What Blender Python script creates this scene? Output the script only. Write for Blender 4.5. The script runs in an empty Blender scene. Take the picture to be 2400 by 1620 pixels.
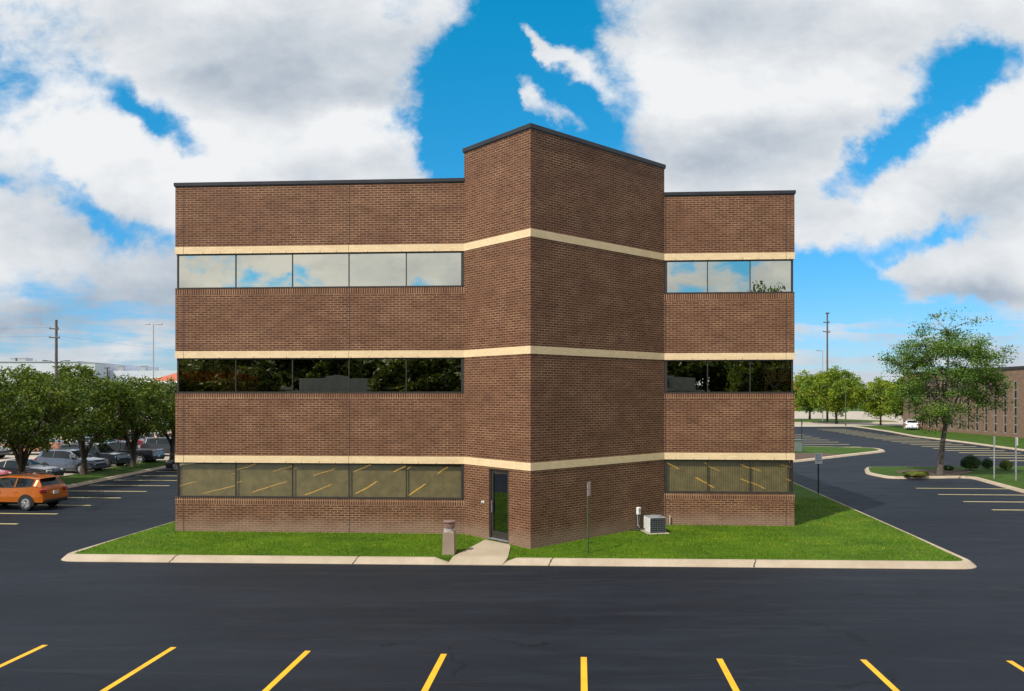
import bpy, math, random
import numpy as np
from mathutils import Vector, Matrix
R = math.radians
scene = bpy.context.scene
COL = scene.collection
random.seed(7); rng = np.random.default_rng(7)

# ------------------------------------------------------------------ camera
F, YH, CX, H0 = 1850.6, 925.5, 1200.0, 5.45        # focal length, horizon row, centre column (2400 px frame), eye height
def G(px, py, z=0.0):                               # where the sight line through a pixel meets the level z
    d = (H0 - z) * F / (py - YH)
    return ((px - CX) / F * d, d)
cam = bpy.data.cameras.new('camera'); cam_o = bpy.data.objects.new('camera', cam); COL.objects.link(cam_o)
cam_o.location = (0, 0, H0); cam_o.rotation_euler = (R(90), 0, 0)
cam.sensor_width = 36; cam.lens = F / 2400 * 36; cam.shift_y = (YH - 810) / 2400
cam.clip_start = 0.1; cam.clip_end = 6000
scene.camera = cam_o

# ------------------------------------------------------------------ helpers
class MB:
    def __init__(s): s.v = []; s.f = []; s.m = []; s.uv = []
    def face(s, pts, m=0, uv=None):
        b = len(s.v); s.v += [tuple(p) for p in pts]; n = len(pts)
        s.f.append(tuple(range(b, b + n))); s.m.append(m); s.uv.append(uv if uv else [(0, 0)] * n)
    def raw(s, verts, faces, m=0):
        b = len(s.v); s.v += [tuple(p) for p in verts]
        for f in faces: s.f.append(tuple(b + i for i in f)); s.m.append(m); s.uv.append([(0, 0)] * len(f))
    def box(s, c, d, rz=0.0, m=0, bev=0.0, ry=0.0):
        x, y, z = d[0] / 2, d[1] / 2, d[2] / 2
        b = min(bev, x * .9, y * .9, z * .9)
        if b > 0:
            vs = []; idx = {}
            for i, sx in enumerate((-1, 1)):
                for j, sy in enumerate((-1, 1)):
                    for k, sz in enumerate((-1, 1)):
                        for a in range(3):
                            p = [sx * (x - b), sy * (y - b), sz * (z - b)]
                            p[a] += (sx, sy, sz)[a] * b
                            idx[(i, j, k, a)] = len(vs); vs.append(p)
            fs = []
            for a in range(3):
                o = [q for q in range(3) if q != a]
                for e in (0, 1):
                    ring = []
                    for (p0, p1) in ((0, 0), (1, 0), (1, 1), (0, 1)):
                        key = [0, 0, 0]; key[a] = e; key[o[0]] = p0; key[o[1]] = p1
                        ring.append(idx[(*key, a)])
                    fs.append(ring)
                for p0 in (0, 1):
                    for p1 in (0, 1):
                        k0 = [0, 0, 0]; k1 = [0, 0, 0]; k0[a] = 0; k1[a] = 1
                        k0[o[0]] = k1[o[0]] = p0; k0[o[1]] = k1[o[1]] = p1
                        fs.append([idx[(*k0, o[0])], idx[(*k1, o[0])], idx[(*k1, o[1])], idx[(*k0, o[1])]])
            for i in (0, 1):
                for j in (0, 1):
                    for k in (0, 1): fs.append([idx[(i, j, k, a)] for a in range(3)])
        else:
            vs = [(i * x, j * y, k * z) for i in (-1, 1) for j in (-1, 1) for k in (-1, 1)]
            fs = [(0, 1, 3, 2), (4, 6, 7, 5), (0, 4, 5, 1), (2, 3, 7, 6), (0, 2, 6, 4), (1, 5, 7, 3)]
        cr, sr = math.cos(rz), math.sin(rz); cy_, sy_ = math.cos(ry), math.sin(ry)
        out = []
        for p in vs:
            px, pz = p[0] * cy_ + p[2] * sy_, -p[0] * sy_ + p[2] * cy_
            out.append((c[0] + px * cr - p[1] * sr, c[1] + px * sr + p[1] * cr, c[2] + pz))
        s.raw(out, fs, m)
    def tube(s, pts, rs, n=8, m=0, cap=True):
        pts = [Vector(p) for p in pts]; b = len(s.v)
        if not hasattr(rs, '__len__'): rs = [rs] * len(pts)
        up = Vector((0.13, 0.21, 1)).normalized()
        for i, p in enumerate(pts):
            t = (pts[min(i + 1, len(pts) - 1)] - pts[max(i - 1, 0)]).normalized()
            a = t.cross(up if abs(t.dot(up)) < .95 else Vector((1, 0, 0))).normalized(); c = t.cross(a)
            for k in range(n):
                w = 2 * math.pi * k / n
                q = p + (a * math.cos(w) + c * math.sin(w)) * rs[i]; s.v.append(tuple(q))
        for i in range(len(pts) - 1):
            for k in range(n):
                s.f.append((b + i * n + k, b + i * n + (k + 1) % n, b + (i + 1) * n + (k + 1) % n, b + (i + 1) * n + k))
                s.m.append(m); s.uv.append([(0, 0)] * 4)
        if cap:
            for i in (0, len(pts) - 1):
                s.f.append(tuple(b + i * n + k for k in range(n))); s.m.append(m); s.uv.append([(0, 0)] * n)
    def lathe(s, prof, n=20, c=(0, 0, 0), m=0, axis='z', square=False):
        b = len(s.v)
        for (r, h) in prof:
            for k in range(n):
                w = 2 * math.pi * (k + (.5 if square else 0)) / n
                p = (r * math.cos(w), r * math.sin(w), h)
                if axis == 'y': p = (p[0], h, p[1])
                s.v.append((c[0] + p[0], c[1] + p[1], c[2] + p[2]))
        for i in range(len(prof) - 1):
            for k in range(n):
                s.f.append((b + i * n + k, b + i * n + (k + 1) % n, b + (i + 1) * n + (k + 1) % n, b + (i + 1) * n + k))
                s.m.append(m); s.uv.append([(0, 0)] * 4)
        for i in (0, len(prof) - 1):
            if prof[i][0] > 1e-4:
                s.f.append(tuple(b + i * n + k for k in range(n))); s.m.append(m); s.uv.append([(0, 0)] * n)
    def build(s, name, mats, parent=None, smooth=False, loc=None):
        me = bpy.data.meshes.new(name)
        me.from_pydata(s.v, [], s.f)
        for q in (mats if isinstance(mats, (list, tuple)) else [mats]): me.materials.append(q)
        me.polygons.foreach_set('material_index', s.m)
        uvl = me.uv_layers.new(name='UVMap')
        uvl.data.foreach_set('uv', [c for f in s.uv for p in f for c in p])
        if smooth:
            me.polygons.foreach_set('use_smooth', [True] * len(s.f))
        me.update()
        if smooth:
            try: me.set_sharp_from_angle(angle=R(38))
            except Exception: pass
        o = bpy.data.objects.new(name, me); COL.objects.link(o)
        if parent: o.parent = parent
        if loc: o.location = loc
        return o

def tag(o, label=None, cat=None, group=None, kind=None):
    if label: o['label'] = label
    if cat: o['category'] = cat
    if group: o['group'] = group
    if kind: o['kind'] = kind
    return o
def thing(name, label, cat, loc=(0, 0, 0), rz=0.0, group=None):
    o = bpy.data.objects.new(name, None); COL.objects.link(o)
    o.location = loc; o.rotation_euler = (0, 0, rz); o.empty_display_size = .3
    return tag(o, label, cat, group)
def struct(name, mb, mats, smooth=False):
    return tag(mb.build(name, mats, smooth=smooth), kind='structure')
def dup(root, loc, rz=0.0, sc=1.0, label=None, group=None):
    r = root.copy(); COL.objects.link(r); r.location = loc; r.rotation_euler = (0, 0, rz)
    r.scale = (sc,) * 3 if not hasattr(sc, '__len__') else sc
    if label: r['label'] = label
    if group: r['group'] = group
    for ch in list(root.children):
        c = ch.copy(); COL.objects.link(c); c.parent = r
        for g in ch.children:
            d = g.copy(); COL.objects.link(d); d.parent = c
    return r

# ------------------------------------------------------------------ materials
class NT:                                           # small node-tree writer
    def __init__(s, tree): s.t = tree
    def n(s, typ, **kw):
        q = s.t.nodes.new(typ)
        for k, v in kw.items(): setattr(q, k, v)
        return q
    def put(s, sock, v):
        if isinstance(v, bpy.types.NodeSocket): s.t.links.new(v, sock)
        elif v is not None: sock.default_value = v
    def math(s, op, a, b=None, c=None, clamp=False):
        q = s.n('ShaderNodeMath', operation=op, use_clamp=clamp)
        s.put(q.inputs[0], a)
        if b is not None: s.put(q.inputs[1], b)
        if c is not None: s.put(q.inputs[2], c)
        return q.outputs[0]
    def mix(s, f, a, b, blend='MIX'):
        q = s.n('ShaderNodeMix', data_type='RGBA', blend_type=blend)
        s.put(q.inputs[0], f); s.put(q.inputs[6], a if not isinstance(a, tuple) else (*a[:3], 1)); s.put(q.inputs[7], b if not isinstance(b, tuple) else (*b[:3], 1))
        return q.outputs[2]
    def noise(s, vec, scale, detail=4, rough=.55, dim='3D', dist=0):
        q = s.n('ShaderNodeTexNoise', noise_dimensions=dim)
        if vec is not None: s.put(q.inputs['Vector'], vec)
        q.inputs['Scale'].default_value = scale; q.inputs['Detail'].default_value = detail
        q.inputs['Roughness'].default_value = rough; q.inputs['Distortion'].default_value = dist
        return q.outputs['Fac']
    def ramp(s, v, a, b, lo=0.0, hi=1.0, smooth=True):
        q = s.n('ShaderNodeMapRange', interpolation_type='SMOOTHSTEP' if smooth else 'LINEAR')
        s.put(q.inputs[0], v); q.inputs[1].default_value = a; q.inputs[2].default_value = b
        q.inputs[3].default_value = lo; q.inputs[4].default_value = hi
        return q.outputs[0]
    def scale(s, vec, xyz):
        q = s.n('ShaderNodeVectorMath', operation='MULTIPLY'); s.put(q.inputs[0], vec); q.inputs[1].default_value = xyz
        return q.outputs[0]

def newmat(name):
    m = bpy.data.materials.new(name); m.use_nodes = True
    t = NT(m.node_tree); b = m.node_tree.nodes['Principled BSDF']
    return m, t, b
def M(name, col, rough=.6, metal=0.0, var=.12, scale=6.0, bump=0.0, bscale=40.0, coat=0.0, spec=.5):
    m, t, b = newmat(name)
    oc = t.n('ShaderNodeTexCoord').outputs['Object']
    nz = t.noise(oc, scale, 5, .6)
    c = t.mix(t.ramp(nz, .3, .7), tuple(x * (1 - var) for x in col), tuple(min(1, x * (1 + var)) for x in col))
    t.put(b.inputs['Base Color'], c)
    b.inputs['Roughness'].default_value = rough; b.inputs['Metallic'].default_value = metal
    b.inputs['Coat Weight'].default_value = coat; b.inputs['Coat Roughness'].default_value = .05
    b.inputs['Specular IOR Level'].default_value = spec
    if bump:
        q = t.n('ShaderNodeBump'); q.inputs['Strength'].default_value = bump; q.inputs['Distance'].default_value = .02
        t.put(q.inputs['Height'], t.noise(oc, bscale, 4, .6)); t.put(b.inputs['Normal'], q.outputs[0])
    return m

def brick_mat(name, c1, c2, mortar, bw=.28, rh=.086, ms=.0098, soldier=False, stain=True, shine=.75, plain=False):
    m, t, b = newmat(name)
    uv = t.n('ShaderNodeUVMap').outputs[0]
    q = t.n('ShaderNodeTexBrick'); q.offset = 0.0 if soldier else .5
    t.put(q.inputs['Vector'], uv); q.inputs['Scale'].default_value = 1
    q.inputs['Brick Width'].default_value = bw; q.inputs['Row Height'].default_value = rh
    q.inputs['Mortar Size'].default_value = ms; q.inputs['Mortar Smooth'].default_value = .25; q.inputs['Bias'].default_value = -.1
    q.inputs['Color1'].default_value = (*c1, 1); q.inputs['Color2'].default_value = (*c2, 1); q.inputs['Mortar'].default_value = (*mortar, 1)
    oc = t.n('ShaderNodeTexCoord').outputs['Object']
    big = t.noise(oc, .35, 5, .6); med = t.noise(oc, 2.2, 4, .65)
    # the pointing is dirtier in some stretches than in others
    t.put(q.inputs['Mortar'], t.mix(t.ramp(t.noise(t.scale(oc, (.5, .5, 1.1)), 1.3, 5, .65), .40, .66), tuple(.60 * a + .40 * (b_ + c_) / 2 for a, b_, c_ in zip(mortar, c1, c2)), tuple(1.12 * a for a in mortar)))
    c = t.mix(t.ramp(big, .35, .7, 0, 0 if plain else .18), q.outputs['Color'], (.165, .082, .043), 'MIX')
    # patches where the pointing is darker or paler
    pal = t.mix(t.ramp(med, .35, .7), *(((.95, .95, .95), (1.03, 1.03, 1.03)) if plain else ((.91, .90, .90), (1.08, 1.08, 1.07))))
    c = t.mix(1.0, c, pal, 'MULTIPLY')
    fine = t.noise(t.scale(uv, (6.0, 26.0, 1)), 1.0, 3, .7)
    c = t.mix(1.0, c, t.mix(fine, (.80, .80, .80), (1.2, 1.2, 1.2)), 'MULTIPLY')
    if stain:                                       # pale bloom in the lowest courses, streaked
        sx = t.n('ShaderNodeSeparateXYZ'); t.put(sx.inputs[0], oc)
        hz = t.math('ADD', sx.outputs[2], t.math('MULTIPLY', t.noise(oc, 1.6, 4), .5))
        c = t.mix(t.ramp(hz, .30, .95, .5, 0), c, (.33, .23, .17))
    t.put(b.inputs['Base Color'], c)
    b.inputs['Roughness'].default_value = shine; b.inputs['Specular IOR Level'].default_value = .3
    bp = t.n('ShaderNodeBump'); bp.inputs['Strength'].default_value = .30; bp.inputs['Distance'].default_value = .012
    t.put(bp.inputs['Height'], t.math('ADD', t.math('SUBTRACT', 1.0, q.outputs['Fac']), t.math('MULTIPLY', fine, .3)))
    t.put(b.inputs['Normal'], bp.outputs[0])
    return m

BR1, BR2, MO = (.086, .032, .0165), (.152, .064, .035), (.42, .262, .150)
m_brick = brick_mat('brown_brick', BR1, BR2, MO)
m_sold = brick_mat('brown_brick_upright', BR1, BR2, MO, bw=.090, rh=.30, ms=.014, soldier=True)
m_stone = brick_mat('buff_stone', (.80, .60, .355), (.86, .66, .405), (.70, .51, .30), bw=.30, rh=.09, ms=.005, stain=False, plain=True)
m_joint = M('sealant', (.05, .03, .025), .7)
m_bronze = M('dark_bronze_metal', (.058, .050, .045), .38, .3, .15)
m_coping = M('dark_coping_metal', (.036, .034, .038), .42, .3, .2, 1.5)
m_roofm = M('roof_membrane', (.20, .19, .18), .9)
m_slab = M('floor_slab', (.08, .075, .07), .9)
m_blind = M('beige_blind', (.60, .53, .34), .8, 0, .2, 3)

def glass_mat(name, refl, tint, gl=(.93, .93, .86)):
    m, t, b = newmat(name)
    m.node_tree.nodes.remove(b)
    out = m.node_tree.nodes['Material Output']
    g = t.n('ShaderNodeBsdfGlossy'); g.inputs['Roughness'].default_value = 0.0; g.inputs['Color'].default_value = (*gl, 1)
    tr = t.n('ShaderNodeBsdfTransparent'); tr.inputs['Color'].default_value = (*tint, 1)
    oc = t.n('ShaderNodeTexCoord').outputs['Object']
    bp = t.n('ShaderNodeBump'); bp.inputs['Strength'].default_value = .05; bp.inputs['Distance'].default_value = .05
    t.put(bp.inputs['Height'], t.noise(oc, .9, 1, .4)); t.put(g.inputs['Normal'], bp.outputs[0])
    mx = t.n('ShaderNodeMixShader'); mx.inputs[0].default_value = refl
    t.put(mx.inputs[1], tr.outputs[0]); t.put(mx.inputs[2], g.outputs[0]); t.put(out.inputs[0], mx.outputs[0])
    return m
m_glass = glass_mat('bronze_mirror_glass', .74, (.52, .44, .24), (.92, .89, .74))
m_glass_low = glass_mat('bronze_tinted_glass', .36, (.80, .75, .58), (.92, .88, .70))
m_doorglass = glass_mat('dark_door_glass', .24, (.14, .14, .14), (.9, .95, 1))

def leaf_mat(name, dark, mid, light, trans=.25, patch=False):
    m, t, b = newmat(name)
    out = m.node_tree.nodes['Material Output']
    rnd = t.n('ShaderNodeNewGeometry').outputs['Random Per Island']
    oc = t.n('ShaderNodeTexCoord').outputs['Object']
    c = t.mix(t.ramp(rnd, 0, .55), dark, mid); c = t.mix(t.ramp(rnd, .55, 1), c, light)
    c = t.mix(t.ramp(t.noise(oc, .8, 3), .35, .7, 0, .6), c, light)
    c = t.mix(1.0, c, t.mix(t.ramp(t.noise(oc, .45, 4, .6), .36, .64), (.72, .78, .85), (1.28, 1.16, 1.0)), 'MULTIPLY')
    if patch:                                       # mowing swathes and uneven growth
        c = t.mix(1.0, c, t.mix(t.ramp(t.noise(t.scale(oc, (.35, 1.1, 1)), 1.0, 5, .65), .34, .66), (.60, .66, .55), (1.32, 1.22, 1.5)), 'MULTIPLY')
    t.put(b.inputs['Base Color'], c); b.inputs['Roughness'].default_value = .6; b.inputs['Specular IOR Level'].default_value = .2
    tl = t.n('ShaderNodeBsdfTranslucent'); t.put(tl.inputs['Color'], t.mix(1.0, c, (1.5, 1.7, .6), 'MULTIPLY'))
    mx = t.n('ShaderNodeMixShader'); mx.inputs[0].default_value = trans
    t.put(mx.inputs[1], b.outputs[0]); t.put(mx.inputs[2], tl.outputs[0]); t.put(out.inputs[0], mx.outputs[0])
    return m
m_leaf_a = leaf_mat('row_tree_leaf', (.024, .050, .007), (.062, .104, .011), (.145, .185, .026))
m_leaf_b = leaf_mat('locust_leaf', (.036, .088, .014), (.085, .168, .026), (.160, .250, .046))
m_leaf_c = leaf_mat('yellow_green_leaf', (.070, .145, .010), (.135, .225, .018), (.25, .285, .030))
m_leaf_d = leaf_mat('dark_shrub_leaf', (.012, .030, .010), (.022, .055, .014), (.05, .10, .02))
m_leaf_e = leaf_mat('juniper_leaf', (.04, .07, .012), (.09, .13, .02), (.16, .18, .03))
m_leaf_f = leaf_mat('backdrop_leaf', (.012, .022, .005), (.030, .048, .008), (.085, .100, .012))
m_bark = M('bark', (.075, .055, .042), .9, 0, .35, 9, .6, 30)
m_bark2 = M('grey_bark', (.11, .09, .075), .9, 0, .3, 9, .6, 30)

def asphalt_mat():
    m, t, b = newmat('sealed_asphalt')
    oc = t.n('ShaderNodeTexCoord').outputs['Object']
    big = t.noise(t.scale(oc, (.05, .22, 1)), 1.0, 5, .6); med = t.noise(t.scale(oc, (.5, 1.6, 1)), 1.0, 5, .65); fine = t.noise(oc, 60, 3, .8)
    c = t.mix(t.ramp(big, .3, .7), (.0075, .0092, .0145), (.0145, .0172, .0245))
    c = t.mix(1.0, c, t.mix(t.ramp(med, .3, .75), (.82, .82, .84), (1.22, 1.22, 1.20)), 'MULTIPLY')
    c = t.mix(1.0, c, t.mix(t.ramp(fine, .3, .75), (.65, .65, .65), (1.4, 1.4, 1.4)), 'MULTIPLY')
    # faint sealer lap lines
    sx = t.n('ShaderNodeSeparateXYZ'); t.put(sx.inputs[0], oc)
    wob = t.math('MULTIPLY', t.noise(oc, .5, 2), .25)
    w = t.math('PINGPONG', t.math('ADD', sx.outputs[1], wob), 1.9)
    c = t.mix(t.ramp(w, 0, .035, .45, 0), c, (.006, .006, .008))
    # a few lighter scuffed swathes
    sc = t.noise(t.scale(oc, (.12, 1.1, 1)), 1.0, 2, .5)
    c = t.mix(t.ramp(sc, .60, .75, 0, .22), c, (.030, .033, .042))
    wb_ = t.n('ShaderNodeVectorMath', operation='ADD'); t.put(wb_.inputs[0], oc)
    nz_ = t.n('ShaderNodeTexNoise'); nz_.inputs['Scale'].default_value = 1.1; nz_.inputs['Detail'].default_value = 6; t.put(nz_.inputs['Vector'], oc); t.put(wb_.inputs[1], t.scale(nz_.outputs['Color'], (1.6, 1.6, 0)))
    vo = t.n('ShaderNodeTexVoronoi', feature='DISTANCE_TO_EDGE'); vo.inputs['Scale'].default_value = .16; t.put(vo.inputs['Vector'], wb_.outputs[0])
    crack = t.math('MULTIPLY', t.ramp(vo.outputs['Distance'], .0015, .0055, 1, 0), t.ramp(t.noise(oc, .22, 3), .50, .58))
    c = t.mix(t.math('MULTIPLY', crack, .75), c, (.004, .004, .005))
    dr = t.n('ShaderNodeTexVoronoi'); dr.inputs['Scale'].default_value = .55; t.put(dr.inputs['Vector'], wb_.outputs[0])
    c = t.mix(t.math('MULTIPLY', t.ramp(dr.outputs['Distance'], .05, .16, 1, 0), t.ramp(t.noise(oc, .4, 2), .52, .60, 0, .5)), c, (.006, .006, .007))
    rg = t.noise(t.scale(oc, (.07, .9, 1)), 1.0, 3, .5, dist=.6)
    c = t.mix(t.math('MULTIPLY', t.ramp(t.math('ABSOLUTE', t.math('SUBTRACT', rg, .5)), .004, .018, 1, 0), .20), c, (.032, .035, .042))
    t.put(b.inputs['Base Color'], c)
    t.put(b.inputs['Roughness'], t.ramp(med, .3, .7, .62, .78)); b.inputs['Specular IOR Level'].default_value = .22; b.inputs['Specular Tint'].default_value = (.75, .88, 1, 1)
    bp = t.n('ShaderNodeBump'); bp.inputs['Strength'].default_value = .35; bp.inputs['Distance'].default_value = .01
    t.put(bp.inputs['Height'], fine); t.put(b.inputs['Normal'], bp.outputs[0])
    return m
m_asphalt = asphalt_mat()
def concrete_mat(name, a, b_, joint=True, sc=1.0):
    m, t, b = newmat(name)
    oc = t.n('ShaderNodeTexCoord').outputs['Object']
    c = t.mix(t.ramp(t.noise(oc, .9 * sc, 6, .65), .3, .7), a, b_)
    c = t.mix(t.ramp(t.noise(oc, 45, 3, .7), .35, .7, .0, .28), c, tuple(x * .6 for x in a))
    c = t.mix(t.ramp(t.noise(t.scale(oc, (1.2, 1.2, 5)), 2, 4, .6), .58, .8, 0, .4), c, (.30, .22, .16))
    t.put(b.inputs['Base Color'], c); b.inputs['Roughness'].default_value = .9; b.inputs['Specular IOR Level'].default_value = .25
    bp = t.n('ShaderNodeBump'); bp.inputs['Strength'].default_value = .3; bp.inputs['Distance'].default_value = .01
    t.put(bp.inputs['Height'], t.noise(oc, 50, 4, .7)); t.put(b.inputs['Normal'], bp.outputs[0])
    return m
m_kerb = concrete_mat('kerb_concrete', (.385, .305, .22), (.49, .40, .30))
m_path = concrete_mat('path_concrete', (.36, .29, .205), (.45, .375, .28))
m_conc = concrete_mat('lot_concrete', (.36, .31, .25), (.46, .40, .33), sc=.4)
m_crack = M('kerb_crack', (.03, .025, .02), .9)
def grass_mat(name, dark, mid, light):
    m, t, b = newmat(name)
    oc = t.n('ShaderNodeTexCoord').outputs['Object']
    c = t.mix(t.ramp(t.noise(oc, .55, 5, .6), .32, .68), dark, mid)
    c = t.mix(t.ramp(t.noise(t.scale(oc, (1, 1.6, 1)), 3.2, 5, .7), .45, .78, 0, .75), c, light)
    c = t.mix(1.0, c, t.mix(t.ramp(t.noise(oc, 38, 3, .8), .3, .75), (.45, .5, .4), (1.45, 1.4, 1.2)), 'MULTIPLY')
    t.put(b.inputs['Base Color'], c); b.inputs['Roughness'].default_value = .8; b.inputs['Specular IOR Level'].default_value = .15
    bp = t.n('ShaderNodeBump'); bp.inputs['Strength'].default_value = .8; bp.inputs['Distance'].default_value = .05
    t.put(bp.inputs['Height'], t.noise(oc, 30, 4, .8)); t.put(b.inputs['Normal'], bp.outputs[0])
    return m
m_lawn = grass_mat('lawn_turf', (.050, .120, .003), (.082, .172, .005), (.150, .215, .016))
m_verge = grass_mat('verge_turf', (.030, .075, .006), (.055, .110, .010), (.11, .15, .02))
m_far = grass_mat('far_field', (.06, .10, .02), (.10, .15, .03), (.14, .17, .05))
m_blade = leaf_mat('grass_blade', (.050, .130, .003), (.102, .215, .005), (.25, .285, .03), .3, True)
m_mulch = M('bark_mulch', (.085, .050, .034), .95, 0, .45, 14, .8, 40)
def paint_mat(name, a, wear):
    m, t, b = newmat(name); oc = t.n('ShaderNodeTexCoord').outputs['Object']
    c = t.mix(t.ramp(t.noise(oc, 2.5, 4), .3, .7), tuple(x * .90 for x in a), tuple(min(1, x * 1.08) for x in a))
    grit = t.math('ADD', t.math('MULTIPLY', t.noise(oc, 55, 3, .75), .6), t.math('MULTIPLY', t.noise(oc, 5, 4, .6), .4))
    c = t.mix(t.ramp(grit, .56 - wear, .66 - wear * .5, 0, .75), c, (.06, .045, .02))
    t.put(b.inputs['Base Color'], c); b.inputs['Roughness'].default_value = .7; return m
m_yellow = paint_mat('yellow_paint', (.82, .41, .013), .02)
m_pale = paint_mat('worn_pale_paint', (.52, .43, .20), .05)
m_white = M('white_paint', (.78, .78, .76), .5)
m_galv = M('galvanised_steel', (.45, .46, .47), .45, .6, .15)
m_black = M('black_metal', (.02, .02, .022), .45, .2)
m_green = M('green_post_paint', (.05, .085, .025), .6)
m_pink = M('faded_sign_face', (.50, .38, .36), .6, 0, .3, 20)
m_poleconc = M('wood_pole', (.10, .085, .075), .9, 0, .3, 4)

# ------------------------------------------------------------------ world: sky and cloud
SUN_EL, SUN_AZ = R(51), math.atan2(-.682, -.731)      # azimuth from +Y, clockwise towards +X
world = bpy.data.worlds.new('World'); scene.world = world; world.use_nodes = True
wt = world.node_tree; wt.nodes.clear(); W = NT(wt)
BLOBS = [  # x, y, half-width, half-height (sky units of 1000), tilt, strength: negative = gap of blue
 (1.23, .06, .20, .26, 0, -0.99), (.99, .29, .10, .06, 0, -0.63), (1.38, .30, .08, .12, 0, -0.66), (1.06, .37, .04, .09, 0, -0.73), (1.18, .30, .17, .12, 0, -0.53), (1.09, .17, .09, .10, 0, -0.42),
 (1.27, .095, .045, .016, 42, .80), (1.33, .150, .07, .024, 36, .80), (1.41, .20, .05, .03, 45, .6), (1.235, .215, .035, .024, 50, .85), (1.29, .245, .045, .034, 40, .95), (1.35, .295, .04, .030, 60, .85), (1.42, .10, .03, .02, 20, .6),
 (2.29, .13, .12, .045, -8, -0.69), (2.17, .265, .11, .032, -38, -0.73), (2.02, .40, .09, .042, -42, -0.83), (1.92, .43, .04, .018, 25, -0.53),
 (2.00, .60, .17, .050, -10, -0.89), (1.90, .69, .10, .055, 0, -0.73), (2.20, .535, .11, .022, -25, -0.53), (2.2, .73, .25, .022, 0, -0.53),
 (0.05, 0.175, 0.135, 0.0525, 14, -0.581), (0.01, 0.27, 0.0607, 0.0525, 40, -0.519), (0.28, 0.215, 0.121, 0.028, 48, -0.378), (0.37, 0.275, 0.081, 0.0245, 35, -0.431), (0.47, 0.325, 0.081, 0.028, 28, -0.466),
 (0.01, 0.425, 0.0675, 0.021, 15, -0.449), (0.2, 0.485, 0.135, 0.0245, 38, -0.431), (0.29, 0.54, 0.0675, 0.0245, 30, -0.405), (0.1, 0.69, 0.081, 0.035, 25, -0.37), (0.37, 0.57, 0.054, 0.021, 25, -0.37),
 (.55, .08, .50, .16, 0, 0.36), (.74, .30, .26, .10, -4, 0.44), (.93, .37, .11, .085, 0, 0.56), (.22, .36, .28, .10, 16, 0.40), (.15, .60, .3, .12, 0, 0.24), (.72, .255, .05, .04, 0, 0.28), (1.04, .02, .06, .06, 0, 0.48), (.88, .12, .11, .10, 0, 0.36),
 (1.68, .17, .22, .18, 0, 0.60), (1.90, .24, .16, .11, 0, 0.48), (2.10, .01, .32, .05, 0, 0.40), (2.37, .33, .12, .13, -20, 0.64), (2.18, .46, .18, .05, -28, 0.44), (1.72, .43, .26, .10, 0, 0.48), (1.90, .52, .07, .05, 30, 0.32), (2.35, .50, .10, .06, 0, 0.28),
 (2.24, .63, .13, .045, 8, 0.80), (2.10, .645, .05, .018, 10, 0.56), (2.36, .62, .08, .05, 0, 0.32)]
SHADE = [ (.70, .20, .12, .05, 10, .35), (.60, .235, .10, .03, 15, .35), (.80, .25, .12, .05, 0, -.4), (.30, .27, .16, .03, 20, -.3), (.88, .235, .10, .022, 5, .35), (1.5, .35, .12, .05, 10, .25),  # greyer undersides, same units
 (.62, .14, .34, .10, 10, .32), (.78, .22, .18, .05, 10, .22), (.42, .05, .25, .04, 0, .20), (.95, .14, .10, .06, 0, .35), (.80, .41, .22, .03, 0, .25), (.25, .57, .26, .045, 12, .50), (.12, .46, .14, .03, 20, .3), (.1, .74, .3, .03, 0, .45), (.35, .68, .15, .03, 0, .35),
 (1.85, .31, .22, .035, -4, .60), (1.66, .385, .22, .04, 0, .35), (1.70, .05, .22, .07, 0, .35), (2.0, .09, .25, .05, 0, .35), (2.33, .47, .15, .045, -15, .50), (2.28, .685, .15, .02, 4, .6), (1.80, .53, .15, .04, 0, .3),
 (.50, .02, .10, .03, 0, -.25), (.85, .28, .13, .05, 10, -.35), (.14, .30, .18, .06, 12, -.3), (1.60, .22, .13, .09, 0, -.35), (1.95, .17, .12, .06, 0, -.3), (2.38, .27, .08, .06, -30, -.3)]
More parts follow.
